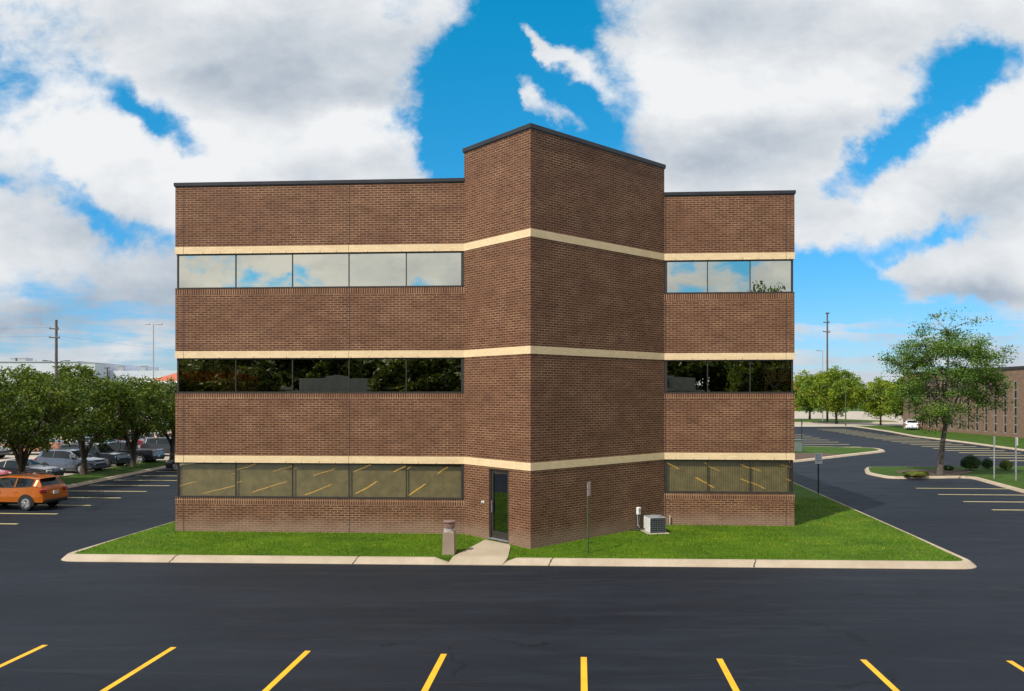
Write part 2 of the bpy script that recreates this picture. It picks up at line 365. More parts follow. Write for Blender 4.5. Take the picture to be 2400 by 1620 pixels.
def cloud_group(name, blobs, warp, wscale):
    g_ = bpy.data.node_groups.new(name, 'ShaderNodeTree')
    g_.interface.new_socket('P', in_out='INPUT', socket_type='NodeSocketVector')
    g_.interface.new_socket('D', in_out='OUTPUT', socket_type='NodeSocketFloat')
    D = NT(g_); gi = D.n('NodeGroupInput'); go = D.n('NodeGroupOutput')
    wz = D.n('ShaderNodeTexNoise'); wz.inputs['Scale'].default_value = wscale; wz.inputs['Detail'].default_value = 7; wz.inputs['Roughness'].default_value = .62
    D.put(wz.inputs['Vector'], gi.outputs[0])
    wv = D.n('ShaderNodeVectorMath', operation='SUBTRACT'); D.put(wv.inputs[0], wz.outputs['Color']); wv.inputs[1].default_value = (.5, .5, .5)
    wv = D.scale(wv.outputs[0], (warp, warp * .8, 0))
    pw = D.n('ShaderNodeVectorMath', operation='ADD'); D.put(pw.inputs[0], gi.outputs[0]); D.put(pw.inputs[1], wv)
    ps = D.n('ShaderNodeSeparateXYZ'); D.put(ps.inputs[0], pw.outputs[0])
    acc = None
    for (bx, by, rx, ry, rot, A_) in blobs:
        cb = D.n('ShaderNodeCombineXYZ'); D.put(cb.inputs[0], ps.outputs[0]); D.put(cb.inputs[1], ps.outputs[1])
        if acc is not None: D.put(cb.inputs[2], acc)      # keeps the sums in sequence; too small to matter once scaled
        mp = D.n('ShaderNodeMapping', vector_type='TEXTURE'); D.put(mp.inputs['Vector'], cb.outputs[0])
        mp.inputs['Location'].default_value = (bx, by, 0); mp.inputs['Rotation'].default_value = (0, 0, R(rot)); mp.inputs['Scale'].default_value = (rx * 1.25, ry * 1.25, 1e5)
        ln = D.n('ShaderNodeVectorMath', operation='DOT_PRODUCT'); D.put(ln.inputs[0], mp.outputs[0]); D.put(ln.inputs[1], mp.outputs[0])
        q = D.math('MULTIPLY', D.math('POWER', 2.0, D.math('MULTIPLY', ln.outputs['Value'], -1.0)), A_)
        acc = q if acc is None else D.math('ADD', acc, q)
    D.put(go.inputs[0], acc)
    return g_
tc = W.n('ShaderNodeTexCoord')
sv = W.n('ShaderNodeSeparateXYZ'); W.put(sv.inputs[0], tc.outputs['Generated'])
dx, dy, dz = sv.outputs
front = W.math('GREATER_THAN', dy, 0.0); back = W.math('SUBTRACT', 1.0, front)
ay = W.math('MAXIMUM', W.math('ABSOLUTE', dy), .2)
gx = W.math('ADD', W.math('MULTIPLY', W.math('DIVIDE', dx, ay), F / 1000), CX / 1000)
gy = W.math('SUBTRACT', YH / 1000, W.math('MULTIPLY', W.math('DIVIDE', dz, ay), F / 1000))
zm = W.math('ADD', 1.0, W.math('MULTIPLY', back, .5))
cv = W.n('ShaderNodeCombineXYZ'); W.put(cv.inputs[0], W.math('MULTIPLY', gx, zm)); W.put(cv.inputs[1], W.math('MULTIPLY', gy, zm)); W.put(cv.inputs[2], W.math('MULTIPLY', back, 5.3))
P = cv.outputs[0]
q1 = W.n('ShaderNodeGroup'); q1.node_tree = cloud_group('cloud_cover', BLOBS, .20, 6.5); W.put(q1.inputs[0], P)
low = W.ramp(W.math('SUBTRACT', gy, W.math('MULTIPLY', back, .6)), .60, .80)       # streaky deck towards the horizon
n1 = W.noise(W.scale(P, (3.4, 5.0, 1)), 1.0, 11, .56, dist=.15)
n2 = W.noise(W.scale(P, (3.2, 24.0, 1)), 1.0, 8, .58, dist=.25)
nn = W.math('ADD', W.math('MULTIPLY', n1, W.math('SUBTRACT', 1.0, low)), W.math('MULTIPLY', n2, low))
amp = W.math('ADD', W.math('ADD', 2.0, W.math('MULTIPLY', low, 1.0)), W.math('MULTIPLY', back, 1.2))
base = W.math('ADD', .82, W.math('ADD', W.math('MULTIPLY', low, -.12), W.math('MULTIPLY', back, .15)))
d0 = W.math('ADD', W.math('ADD', W.math('MULTIPLY', q1.outputs[0], front), base), W.math('MULTIPLY', W.math('SUBTRACT', nn, .5), amp))
n5 = W.noise(W.scale(P, (11.0, 14.0, 1)), 1.0, 8, .62, dist=.4)
d0 = W.math('ADD', d0, W.math('MULTIPLY', W.math('SUBTRACT', n5, .5), .75))
alpha = W.ramp(W.math('ADD', d0, W.math('MULTIPLY', back, W.math('SUBTRACT', W.math('MULTIPLY', d0, .5), .34))), .30, 1.02)
alpha = W.math('MAXIMUM', alpha, W.ramp(gy, .84, .93, 0, .35))
q2 = W.n('ShaderNodeGroup'); q2.node_tree = cloud_group('cloud_shade', SHADE, .10, 5.0); W.put(q2.inputs[0], P)
n3 = W.noise(W.scale(P, (5.0, 8.0, 1)), 1.0, 9, .60, dist=.2)
n4 = W.noise(W.scale(P, (2.2, 4.5, 1)), 1.0, 6, .55)
shd = W.math('ADD', W.math('MULTIPLY', q2.outputs[0], front), W.math('ADD', W.math('MULTIPLY', W.math('SUBTRACT', n3, .5), 1.05), W.math('MULTIPLY', W.math('SUBTRACT', n4, .5), W.math('ADD', .6, W.math('MULTIPLY', back, 1.2)))))
shd = W.math('ADD', W.math('ADD', shd, W.ramp(gy, .55, .82, 0, .42)), W.math('MULTIPLY', back, -.04))
ccol = W.mix(W.math('ADD', W.math('MULTIPLY', shd, .95), .07, clamp=True), (.88, .895, .91), (.30, .385, .49))
sky = W.n('ShaderNodeTexSky', sky_type='NISHITA'); sky.sun_disc = False
sky.sun_elevation = SUN_EL; sky.sun_rotation = SUN_AZ; sky.air_density = 1.0; sky.dust_density = .3; sky.ozone_density = 1.5
hs = W.n('ShaderNodeHueSaturation'); W.put(hs.inputs['Color'], sky.outputs[0]); hs.inputs['Hue'].default_value = .495; hs.inputs['Saturation'].default_value = 1.25; hs.inputs['Value'].default_value = 1.40
SKY_STR = .12
air = W.mix(W.ramp(dz, .0, .46, smooth=False), (.40, .48, .78), (.04, 1.02, 1.04))     # deep polarised blue of the photograph
air = W.mix(1.0, hs.outputs[0], air, 'MULTIPLY')
cl = W.n('ShaderNodeVectorMath', operation='SCALE'); W.put(cl.inputs[0], ccol); cl.inputs['Scale'].default_value = 1 / SKY_STR
above = W.ramp(dz, -.02, .0)
final = W.mix(W.math('MULTIPLY', alpha, above), air, cl.outputs[0])
bg = W.n('ShaderNodeBackground'); W.put(bg.inputs[0], final); bg.inputs[1].default_value = SKY_STR
wo = W.n('ShaderNodeOutputWorld'); W.put(wo.inputs[0], bg.outputs[0])

sun = bpy.data.lights.new('sun', 'SUN'); sun.energy = 4.6; sun.angle = R(.53); sun.color = (1, .95, .86)
so = bpy.data.objects.new('sun', sun); COL.objects.link(so)
sdir = Vector((math.sin(SUN_AZ) * math.cos(SUN_EL), math.cos(SUN_AZ) * math.cos(SUN_EL), math.sin(SUN_EL)))
so.rotation_euler = sdir.to_track_quat('Z', 'Y').to_euler(); so.location = (-40, -40, 60)

# ------------------------------------------------------------------ building
A = .062; CA, SA = math.cos(A), math.sin(A)
def B(u, v): return (u * CA + v * SA, -u * SA + v * CA)     # building frame to world
ZB = .23
dL, dR, UL, UR, UC, VC = 29.497, 32.082, -14.80, 9.28, -1.035, 26.90
UJ, UK, VB = -3.633, 4.147, 52.0
ZCW, ZCT, ZS, BH, SPC = 13.36, 14.47, 2.894, .27, 4.0
bld = thing('office_building', 'four-sided brown brick office building with three buff stone bands and an angled corner tower', 'office building', (*B(UC, VC), ZB), -A)
def loc(u, v): return (u - UC, v - VC)
def offset(path, d, closed=False):                  # shift a polyline to its left... outward = right-hand side of travel
    n = len(path); out = []
    for i in range(n):
        p = Vector(path[i]); 
        a = Vector(path[i - 1]) if (i > 0 or closed) else None
        b = Vector(path[(i + 1) % n]) if (i < n - 1 or closed) else None
        ns = []
        if a is not None: t = (p - a).normalized(); ns.append(Vector((t.y, -t.x)))
        if b is not None: t = (b - p).normalized(); ns.append(Vector((t.y, -t.x)))
        if len(ns) == 1: q = p + ns[0] * d
        else:
            m_ = (ns[0] + ns[1]).normalized(); q = p + m_ * (d / max(.2, m_.dot(ns[0])))
        out.append((q.x, q.y))
    return out
def band(mb, path, z0, z1, out=0.0, th=.2, m=0, closed=False, u0=0.0, caps=(True, True), capm=None):
    o = offset(path, out, closed); i_ = offset(path, out - th, closed); n = len(path); s = u0
    capm = m if capm is None else capm
    for k in range(n if closed else n - 1):
        a, b = o[k], o[(k + 1) % n]; ia, ib = i_[k], i_[(k + 1) % n]
        L = math.dist(a, b)
        mb.face([(*a, z0), (*b, z0), (*b, z1), (*a, z1)], m, [(s, z0), (s + L, z0), (s + L, z1), (s, z1)])
        if caps[1]: mb.face([(*a, z1), (*b, z1), (*ib, z1), (*ia, z1)], capm, [(s, 0), (s + L, 0), (s + L, th), (s, th)])
        if caps[0]: mb.face([(*a, z0), (*ia, z0), (*ib, z0), (*b, z0)], capm, [(s, 0), (s, th), (s + L, th), (s + L, 0)])
        s += L
    if not closed:
        for k in (0, n - 1):
            mb.face([(*o[k], z0), (*i_[k], z0), (*i_[k], z1), (*o[k], z1)], m, [(0, z0), (th, z0), (th, z1), (0, z1)])
# outlines run so that the outside is on the right-hand side of travel
pathL = [loc(UL, VB), loc(UL, dL), loc(UJ, dL)]
pathR = [loc(UK, dR), loc(UR, dR), loc(UR, VB)]
uB, vBk = UJ + UK - UC, dL + dR - VC
pathT = [loc(UJ, dL), loc(UC, VC), loc(UK, dR), loc(uB, vBk)]
WIN0, WINH, SOLD = 1.285, 1.33, .235                 # sill height, glass height, upright course
def wing(path, joints, label):
    mb = MB()
    for lv in range(4):
        zb = -.35 if lv == 0 else ZS + (lv - 1) * SPC
        zt = (WIN0 + lv * SPC) if lv < 3 else ZCW - .13
        if lv < 3:
            band(mb, path, zb, zt - SOLD, 0, .22, 0, caps=(lv > 0, False))
            band(mb, path, zt - SOLD, zt, .002, .22, 1)
        else: band(mb, path, zb, zt, 0, .22, 0, caps=(True, False))
        for (p, t) in joints:                        # thin vertical expansion joints
            for (q0, q1) in ((zb, zt),):
                d = Vector(t); nrm = Vector((d.y, -d.x))
                c = Vector(p) + nrm * .0045
                mb.face([(*(c - d * .013), q0), (*(c + d * .013), q0), (*(c + d * .013), q1), (*(c - d * .013), q1)], 2)
    o = mb.build('brick_wall', [m_brick, m_sold, m_joint], bld)
    return o
jL = [(loc(UL + .33, dL), (1, 0)), (loc(-8.02, dL), (1, 0))]
jR = [(loc(UR - .33, dR), (1, 0)), (loc(UK + .05, dR), (1, 0))]
wing(pathL, jL, 'left'); wing(pathR, jR, 'right')
# tower shaft with a door opening in its left face
door_a, door_b = None, None
def on_face(px, p0, p1):                            # parameter along a wall for a column of the frame
    w0, w1 = B(p0[0] + UC, p0[1] + VC), B(p1[0] + UC, p1[1] + VC)
    k = (px - CX) / F
    return (k * w0[1] - w0[0]) / ((w1[0] - w0[0]) - k * (w1[1] - w0[1]))
t0, t1 = on_face(1146, pathT[0], pathT[1]), on_face(1192, pathT[0], pathT[1])
P0, P1 = Vector(pathT[0]), Vector(pathT[1]); LF = (P1 - P0).length
tdir = (P1 - P0).normalized(); tn = Vector((tdir.y, -tdir.x))
sA, sB = t0 * LF, t1 * LF; DH = 2.56
mb = MB()
def wallq(p, q, z0, z1, s0, m=0):
    L = (Vector(q) - Vector(p)).length
    mb.face([(*p, z0), (*q, z0), (*q, z1), (*p, z1)], m, [(s0, z0), (s0 + L, z0), (s0 + L, z1), (s0, z1)])
pa, pb = P0 + tdir * sA, P0 + tdir * sB
lowz = ZS - BH
wallq(P0, pa, -.35, lowz, 0); wallq(pb, P1, -.35, lowz, sB); wallq(pa, pb, DH, lowz, sA); wallq(pa, pb, -.35, .03, sA)
for p in (pa, pb):
    q = p - tn * .14
    mb.face([(*p, .03), (*q, .03), (*q, DH), (*p, DH)], 0, [(0, 0), (.14, 0), (.14, DH), (0, DH)])
mb.face([(*pa, DH), (*pb, DH), (*(pb - tn * .14), DH), (*(pa - tn * .14), DH)], 0)
wallq(P1, pathT[2], -.35, lowz, LF)
for lv in range(1, 4):
    z0 = ZS + (lv - 1) * SPC; z1 = (ZS - BH + lv * SPC) if lv < 3 else ZCT - .15
    if lv < 3:
        wallq(P0, P1, z0, z1, 0); wallq(P1, pathT[2], z0, z1, LF)
    else: band(mb, pathT, z0, z1, 0, .25, 0, closed=True, caps=(False, False))
for (p, d) in ((P0 + tdir * .012, tdir),):
    pass
mb.build('tower_wall', [m_brick, m_joint], bld)
# stone bands: one right round at each storey
def stone(lv):
    z1 = ZS + lv * SPC; z0 = z1 - BH
    mb = MB()
    full = pathL + pathT[1:2] + pathR
    band(mb, full, z0, z1, .012, .24, 0)
    for (p, q) in ((pathL[1], pathL[2]), (pathR[0], pathR[1])):
        p, q = Vector(p), Vector(q); d = (q - p).normalized(); L = (q - p).length; nn_ = Vector((d.y, -d.x)); s = .5
        while s < L - .1:                            # weep slots along the lower edge
            c = p + d * (s + random.uniform(-.05, .05)) + nn_ * .0145
            hh = random.uniform(.03, .075)
            mb.face([(*(c - d * .007), z0 + .002), (*(c + d * .007), z0 + .002), (*(c + d * .007), z0 + hh), (*(c - d * .007), z0 + hh)], 1)
            s += .64
        for s in ((.33, L * .606) if p.x < 0 else (L - .33,)):
            c = p + d * s + nn_ * .0145
            mb.face([(*(c - d * .006), z0), (*(c + d * .006), z0), (*(c + d * .006), z1), (*(c - d * .006), z1)], 1)
    mb.build('stone_band', [m_stone, m_joint], bld)
for lv in range(3): stone(lv)
# copings
for nm_, path, zt, hh, cl_ in (('coping', pathL, ZCW, .125, False), ('coping', pathR, ZCW, .125, False), ('coping', pathT, ZCT, .145, True)):
    mb = MB(); band(mb, path, zt - hh, zt, .045, .36, 0, closed=cl_)
    band(mb, path, zt - hh - .035, zt - hh - .002, .02, .10, 0, closed=cl_)
    mb.build('coping', m_coping, bld)
mb = MB(); mb.face([(*p, ZCW - .6) for p in (loc(UL + .2, VB), loc(UL + .2, dL + .2), loc(UJ, dL + .2), loc(UK, dR + .2), loc(UR - .2, dR + .2), loc(UR - .2, VB))])
mb.face([(*p, ZCT - .5) for p in offset(pathT, -.25, True)])
mb.build('roof', m_roofm, bld)
mb = MB(); band(mb, [loc(UR, VB), loc(UL, VB)], -.35, ZCW - .16, 0, .2); mb.build('rear_wall', m_brick, bld)
mb = MB()
for lv in range(4):
    z = -.05 + lv * SPC - (.45 if lv else 0)
    for dz_ in ((0, .4) if lv else (0,)):
        mb.face([(*p, z + dz_) for p in (loc(UL + .3, VB - .3), loc(UL + .3, dL + .3), loc(UJ + .2, dL + .3), loc(UK - .2, dR + .3), loc(UR - .3, dR + .3), loc(UR - .3, VB - .3))])
for (u_a, u_b) in ((UL, UJ), (UK, UR)):              # core walls a room's depth behind the windows
    p, q = loc(u_a + .3, dR + 5), loc(u_b, dR + 5)
    mb.face([(*p, 0), (*q, 0), (*q, ZCW - .7), (*p, ZCW - .7)])
mb.build('floor_slab', m_slab, bld)
# ribbon windows
def ribbon(path, mulls, lv, front_seg, blind):
    z0, z1 = WIN0 + lv * SPC, ZS - BH + lv * SPC
    fr = MB(); g = MB()
    rec = -.075
    band(fr, path, z0, z0 + .055, rec + .035, .10, 0)
    band(fr, path, z1 - .05, z1, rec + .035, .10, 0)
    # metal sill, just proud of the brick
    band(fr, path, z0, z0 + .022, .012, .11, 0)
    gp = offset(path, rec); n = len(gp)
    for k in range(n - 1):
        a, b = Vector(gp[k]), Vector(gp[k + 1]); L = (b - a).length; d = (b - a) / L; nr = Vector((d.y, -d.x))
        st = mulls if k == front_seg else [i / max(1, round(L / 2.2)) for i in range(round(L / 2.2) + 1)]
        for i in range(len(st) - 1):
            p, q = a + d * (L * st[i]), a + d * (L * st[i + 1])
            e0, e1, e2, e3 = (random.uniform(-.0045, .0045) for _ in range(4))   # panes never sit quite true
            g.face([(*(p + nr * e0), z0 + .03), (*(q + nr * e1), z0 + .03), (*(q + nr * (e1 + e2)), z1 - .03), (*(p + nr * (e0 + e2)), z1 - .03)])
        for i, s_ in enumerate(st):
            if k == front_seg and ((front_seg == 1 and i == 0) or (front_seg == 0 and i == len(st) - 1)): wd = .03
            elif s_ in (0, 1): wd = .05 if (front_seg == 1) == (s_ == 0) else .12
            else: wd = .032
            c = a + d * min(max(L * s_, wd / 2), L - wd / 2)
            fr.box((c.x, c.y, (z0 + z1) / 2), (wd, .06 if wd < .1 else .09, z1 - z0 - .1), math.atan2(d.y, d.x))
    w = fr.build('window', m_bronze, bld)
    g.build('glass', m_glass_low if blind else m_glass, w)
    if blind:
        b_ = MB(); bp_ = offset(path, rec - .10)
        for k in range(n - 1):
            a, b = Vector(bp_[k]), Vector(bp_[k + 1]); L = (b - a).length; d = (b - a) / L; s = .05; nr = Vector((d.y, -d.x))
            while s < L - .09:
                p, q = a + d * s + nr * .02, a + d * (s + .088) - nr * .01
                b_.face([(*p, z0 + .04), (*q, z0 + .04), (*q, z1 - .06), (*p, z1 - .06)]); s += .09
        b_.build('blind', m_blind, w)
LW = -UL + UJ
def fr_(px, p0, p1): return on_face(px, p0, p1)
mL = [0] + [on_face(p, pathL[1], pathL[2]) for p in (547.5, 681.5, 815, 950.5)] + [1]
mR = [0] + [on_face(p, pathR[0], pathR[1]) for p in (1660.5, 1762)] + [1]
for lv in range(3):
    ribbon(pathL, mL, lv, 1, lv == 0); ribbon(pathR, mR, lv, 0, lv == 0)
# door
dw = sB - sA
dc = (pa + pb) / 2 - tn * .09; ang = math.atan2(tdir.y, tdir.x)
fr = MB()
for s_ in (-1, 1): fr.box((*(dc + tdir * s_ * (dw / 2 - .03)), (DH + .03) / 2), (.06, .10, DH - .03), ang)
fr.box((*dc, DH - .03), (dw - .12, .10, .06), ang)
for s_ in (-1, 1): fr.box((*(dc - tn * .01 + tdir * s_ * (dw / 2 - .105)), 1.28), (.085, .045, 2.44), ang)
fr.box((*(dc - tn * .01), .185), (dw - .30, .045, .25), ang); fr.box((*(dc - tn * .01), 2.455), (dw - .30, .045, .085), ang)
door = fr.build('door', m_bronze, bld)
g = MB(); a_, b_ = dc - tn * .02 - tdir * (dw / 2 - .15), dc - tn * .02 + tdir * (dw / 2 - .15)
g.face([(*a_, .31), (*b_, .31), (*b_, 2.41), (*a_, 2.41)]); g.build('glass', m_doorglass, door)
h = MB(); hp = dc + tn * .055 - tdir * (dw / 2 - .12)
h.tube([(*hp, .98), (*hp, 1.40)], .016, 8)
for z in (1.02, 1.36): h.tube([(*hp, z), (*(hp - tn * .05), z)], .009, 6)
h.build('handle', m_galv, door, True)
th = MB(); th.box((*(dc + tn * .02), .045), (dw, .22, .03), ang); th.build('threshold', m_galv, door)
# small fittings fixed to the walls
tr = on_face(1133, pathT[0], pathT[1]) * LF; c = P0 + tdir * tr
zr = H0 - ZB - (1177 - YH) / F * B(c.x + UC, c.y + VC)[1]
mb = MB(); mb.box((*(c + tn * .025), zr), (.15, .05, .085), ang, 0, .008); mb.box((*(c + tn * .052), zr), (.06, .008, .04), ang, 1)
mb.build('card_reader', [m_white, m_black], bld)
rdir = (Vector(pathT[2]) - P1).normalized(); rn = Vector((rdir.y, -rdir.x)); rang = math.atan2(rdir.y, rdir.x); RL = (Vector(pathT[2]) - P1).length
c = P1 + rdir * (on_face(1494, pathT[1], pathT[2]) * RL); wy = B(c.x + UC, c.y + VC)
zq = lambda py: H0 - (py - YH) / F * wy[1]
ub = thing('disconnect_box', 'small grey electrical disconnect box with conduit on the dark tower face above the condenser', 'electrical box', (*wy, 0), -A)
mb = MB(); n2_ = rn
mb.box((*(n2_ * .06), zq(1197)), (.17, .11, .28), rang, 0, .012); mb.build('housing', m_white, ub)
mb = MB(); mb.box((*(n2_ * .12 ), zq(1197) + .02), (.11, .012, .15), rang, 0, .004); mb.build('cover', m_galv, ub)
mb = MB(); q = n2_ * .04 - rdir * .045
mb.tube([(*q, zq(1203)), (*q, zq(1226)), (*(q + n2_ * .05 + rdir * .05), zq(1236))], .022, 8); q = n2_ * .04 + rdir * .03
mb.tube([(*q, zq(1203)), (*(q + rdir * .02), zq(1218)), (*(q - rdir * .08), zq(1232))], .014, 8); mb.build('conduit', m_galv, ub, True)
c = Vector(loc(UK + .21, dR)); 
ps = thing('vent_pipe', 'short pale pipe stub standing against the right wing wall beside the condenser', 'pipe', (*B(c.x + UC, c.y + VC - .09), .2), -A)
mb = MB(); mb.tube([(0, 0, 0), (0, 0, .42)], .028, 10); mb.build('pipe', M('pale_pipe', (.55, .42, .32), .6), ps, True)
mb = MB(); mb.tube([(0, 0, .10), (.03, -.05, .05), (.05, -.06, -.02)], .03, 8); mb.build('elbow', m_black, ps, True)

# ------------------------------------------------------------------ ground
mb = MB(); mb.face([(-3000, -3000, -.06), (3000, -3000, -.06), (3000, 3000, -.06), (-3000, 3000, -.06)]); struct('ground', mb, m_far)
# asphalt
mb = MB(); asp = [(-29.8, -6), (62, -6), (50.0, 60), (49.2, 75.5), (51, 90), (52, 103), (55, 116), (57.2, 129), (57.5, 135), (-20, 135), (-26.0, 62), (-26.0, 29), (-29.8, 29)]
mb.face([(x, y, 0) for x, y in asp]); struct('parking_lot', mb, m_asphalt)
mb = MB(); mb.face([(x, y, -.01) for x, y in [(-140, -20), (-29.7, -20), (-29.7, 66), (-26.2, 66), (-20, 135), (-140, 150)]]); struct('concrete_lot', mb, m_conc)
mb = MB(); mb.face([(x, y, -.03) for x, y in [(-20, 135.3), (57.5, 135.3), (90, 141), (140, 146), (200, 150), (220, 262), (-20, 262)]]); struct('far_road', mb, m_conc)
def smooth_poly(pts, r=.6, n=5, radii=None):
    out = []; N = len(pts)
    for i in range(N):
        p = Vector(pts[i]); a = (Vector(pts[i - 1]) - p); b = (Vector(pts[(i + 1) % N]) - p)
        rr = radii[i] if radii else r; k = min(rr, a.length * .45, b.length * .45)
        if k < .02: out.append(tuple(p)); continue
        s, e = p + a.normalized() * k, p + b.normalized() * k
        for j in range(n + 1):
            w = j / n; q = s * (1 - w) ** 2 + p * 2 * w * (1 - w) + e * w * w; out.append((q.x, q.y))
    return out
def kerb(mb, poly, h=.16, w=.20, bat=.10, z=0.0, skip=None):    # poly counter-clockwise = outside on the right
    e0, e1, e2, e3 = poly, offset(poly, -bat, True), offset(poly, -bat - .03, True), offset(poly, -bat - w, True)
    n = len(poly)
    for i in range(n):
        if skip and skip(i): continue
        j = (i + 1) % n
        for (a, za, b, zb) in ((e0, -.03, e0, .012), (e0, .012, e1, h - .02), (e1, h - .02, e2, h), (e2, h, e3, h)):
            mb.face([(*a[i], z + za), (*a[j], z + za), (*b[j], z + zb), (*b[i], z + zb)])
    return offset(poly, -bat - w, True)
def ccw(p): return p if sum((p[i - 1][0] * p[i][1] - p[i][0] * p[i - 1][1]) for i in range(len(p))) > 0 else p[::-1]
# lawn round the building
kx = [(-15.05, 25.79), (14.75, 24.61), (18.1, 56), (-11.8, 56)]
radii = [.80, .80, 1, 1]
lp = smooth_poly(kx, radii=radii, n=6)
WK = [G(1049, 1327), G(1175, 1316), G(1193, 1279, .2), G(1137, 1268, .2)]
kp0 = (WK[0][0] - .02, WK[1][0] + .04)
# split the front edge where the walk crosses, and drop the kerb there
fl = []
def front_y(x): return 25.78 + (x + 14.92) / (14.55 + 14.92) * (24.62 - 25.78)
for i, p in enumerate(lp):
    fl.append(p)
    q = lp[(i + 1) % len(lp)]
    if p[1] < 26.5 and q[1] < 26.5 and q[0] - p[0] > 10:
        for xx in (-7, kp0[0] - .45, kp0[0], kp0[1], kp0[1] + .45, 6): fl.append((xx, front_y(xx)))
mb = MB()
e = [fl, offset(fl, -.17, True), offset(fl, -.21, True), offset(fl, -.38, True)]
hts = [1.0] * len(fl)
for i, p in enumerate(fl):
    if p[1] < 26.3 and kp0[0] - .01 <= p[0] <= kp0[1] + .01: hts[i] = .10
for i in range(len(fl)):
    j = (i + 1) % len(fl)
    for (a, za, b, zb) in ((0, -.03, 0, .014), (0, .014, 1, .162), (1, .162, 2, .18), (2, .18, 3, .18)):
        f_ = lambda zz, k: zz if zz < .1 else max(.02, zz * hts[k])
        mb.face([(*e[a][i], f_(za, i)), (*e[a][j], f_(za, j)), (*e[b][j], f_(zb, j)), (*e[b][i], f_(zb, i))])
for px in (390, 808, 1247, 1697):                   # cracks through the kerb
    x0 = G(px * 1.0327, 1318)[0]; pts = []
    for k in range(9):
        w = k / 8; xx = x0 + (.16 * w - .05) + random.uniform(-.02, .02); pts.append((xx, w))
    for k in range(8):
        (xa, wa), (xb, wb) = pts[k], pts[k + 1]
        def at(xx, w): return (xx, front_y(xx) - .004 + (.19 * w / .7 if w < .7 else .19 + .19 * (w - .7) / .3), .018 + (.163 * w / .7 if w < .7 else .167))
        th_ = .014 + .01 * random.random()
        p_, q_ = at(xa, wa), at(xb, wb)
        mb.face([(p_[0] - th_, p_[1], p_[2]), (p_[0] + th_, p_[1], p_[2]), (q_[0] + th_, q_[1], q_[2]), (q_[0] - th_, q_[1], q_[2])], 1)
struct('kerb', mb, [m_kerb, m_crack])
# turf surface: fine grid clipped to the outline, swelling gently towards the wall
inner = e[3]
def inside(p, poly):
    c_ = False; n = len(poly); x, y = p
    for i in range(n):
        x0, y0 = poly[i - 1]; x1, y1 = poly[i]
        if (y0 > y) != (y1 > y) and x < (x1 - x0) * (y - y0) / (y1 - y0) + x0: c_ = not c_
    return c_
def lawn_z(x, y): return .165 + .055 * min(1, max(0, (y - 25.6) / 3.5))
walk = [WK[0], WK[1], (WK[1][0] + .12, WK[1][1] + .9), (WK[2][0] + .25, WK[2][1] - .35), WK[2], WK[3]]
mb = MB()
import bmesh
bm = bmesh.new()
vs_ = [bm.verts.new((x, y, 0)) for x, y in inner]; bm.faces.new(vs_)
for k in range(24):
    y = 25.2 + k * .25
    bmesh.ops.bisect_plane(bm, geom=bm.verts[:] + bm.edges[:] + bm.faces[:], plane_co=(0, y, 0), plane_no=(0, 1, 0))
for k in range(28):
    bmesh.ops.bisect_plane(bm, geom=bm.verts[:] + bm.edges[:] + bm.faces[:], plane_co=(-14 + k * 1.1, 0, 0), plane_no=(1, 0, 0))
for v in bm.verts: v.co.z = lawn_z(v.co.x, v.co.y)
me = bpy.data.meshes.new('lawn'); bm.to_mesh(me); bm.free(); me.materials.append(m_lawn)
lawn = bpy.data.objects.new('lawn', me); COL.objects.link(lawn); tag(lawn, kind='structure')
mb = MB()
for i in range(len(inner)):
    p, q = inner[i], inner[(i + 1) % len(inner)]
    mb.face([(*p, -.03), (*q, -.03), (*q, lawn_z(*q)), (*p, lawn_z(*p))])
struct('lawn_edge', mb, m_lawn)
# walk to the door
mb = MB()
wz_ = [.03, .03, .20, .235, .245, .245]
mid = [( (WK[0][0] * .35 + WK[3][0] * .65), (WK[0][1] * .35 + WK[3][1] * .65) )]
fy = front_y
wp = [(kp0[0], fy(kp0[0]) + .01, .022), (kp0[1], fy(kp0[1]) + .01, .022), (WK[1][0] + .22, fy(WK[1][0]) + .41, .196), (WK[2][0] + .05, WK[2][1] - .35, .245), (*WK[2], .25), (*WK[3], .25), (WK[0][0] + .13, fy(WK[0][0]) + .41, .196)]
ctr = tuple(sum(p[i] for p in wp) / len(wp) for i in range(3)); ctr = ((wp[2][0] + wp[6][0]) / 2, wp[2][1] + .35, .205)
mb.face([wp[0], wp[1], wp[2], wp[6]]); mb.face([wp[6], wp[2], wp[3], wp[4], wp[5]])
for i in range(len(wp)):
    a, b = wp[i], wp[(i + 1) % len(wp)]
    mb.face([(a[0], a[1], -.02), (b[0], b[1], -.02), b, a])
for w in (.36,):                                    # scored joint across the slab
    pass
struct('path', mb, m_path, True)
# painted lines
def line(p, d, L, w, mat, z=.004, nm='parking_line'):
    d = Vector(d).normalized(); n_ = Vector((-d.y, d.x)) * w / 2; p = Vector(p); q = p + d * L
    mb = MB(); mb.face([(*(p - n_), z), (*(p + n_), z), (*(q + n_), z), (*(q - n_), z)])
    o = mb.build(nm, mat); tag(o, kind='structure'); return o
ad = R(4.9); down = (-math.sin(ad), -math.cos(ad))
heads = [(-10.16, 17.19), (-7.3, 17.04), (-4.34, 16.8), (-1.43, 16.6), (1.49, 16.4), (4.28, 16.3), (7.22, 16.24), (10.18, 16.17)]
heads = [(-13.05 - 2.9 * k, 17.34 + .14 * k) for k in range(4)][::-1] + heads + [(13.1 + 2.9 * k, 16.05 - .12 * k) for k in range(5)]
for hx, hy in heads:
    line((hx, hy), down, 5.6, .125, m_yellow)
    line((hx + down[0] * 11.4, hy + down[1] * 11.4), down, 5.6, .125, m_yellow)
ud = (CA, -SA)
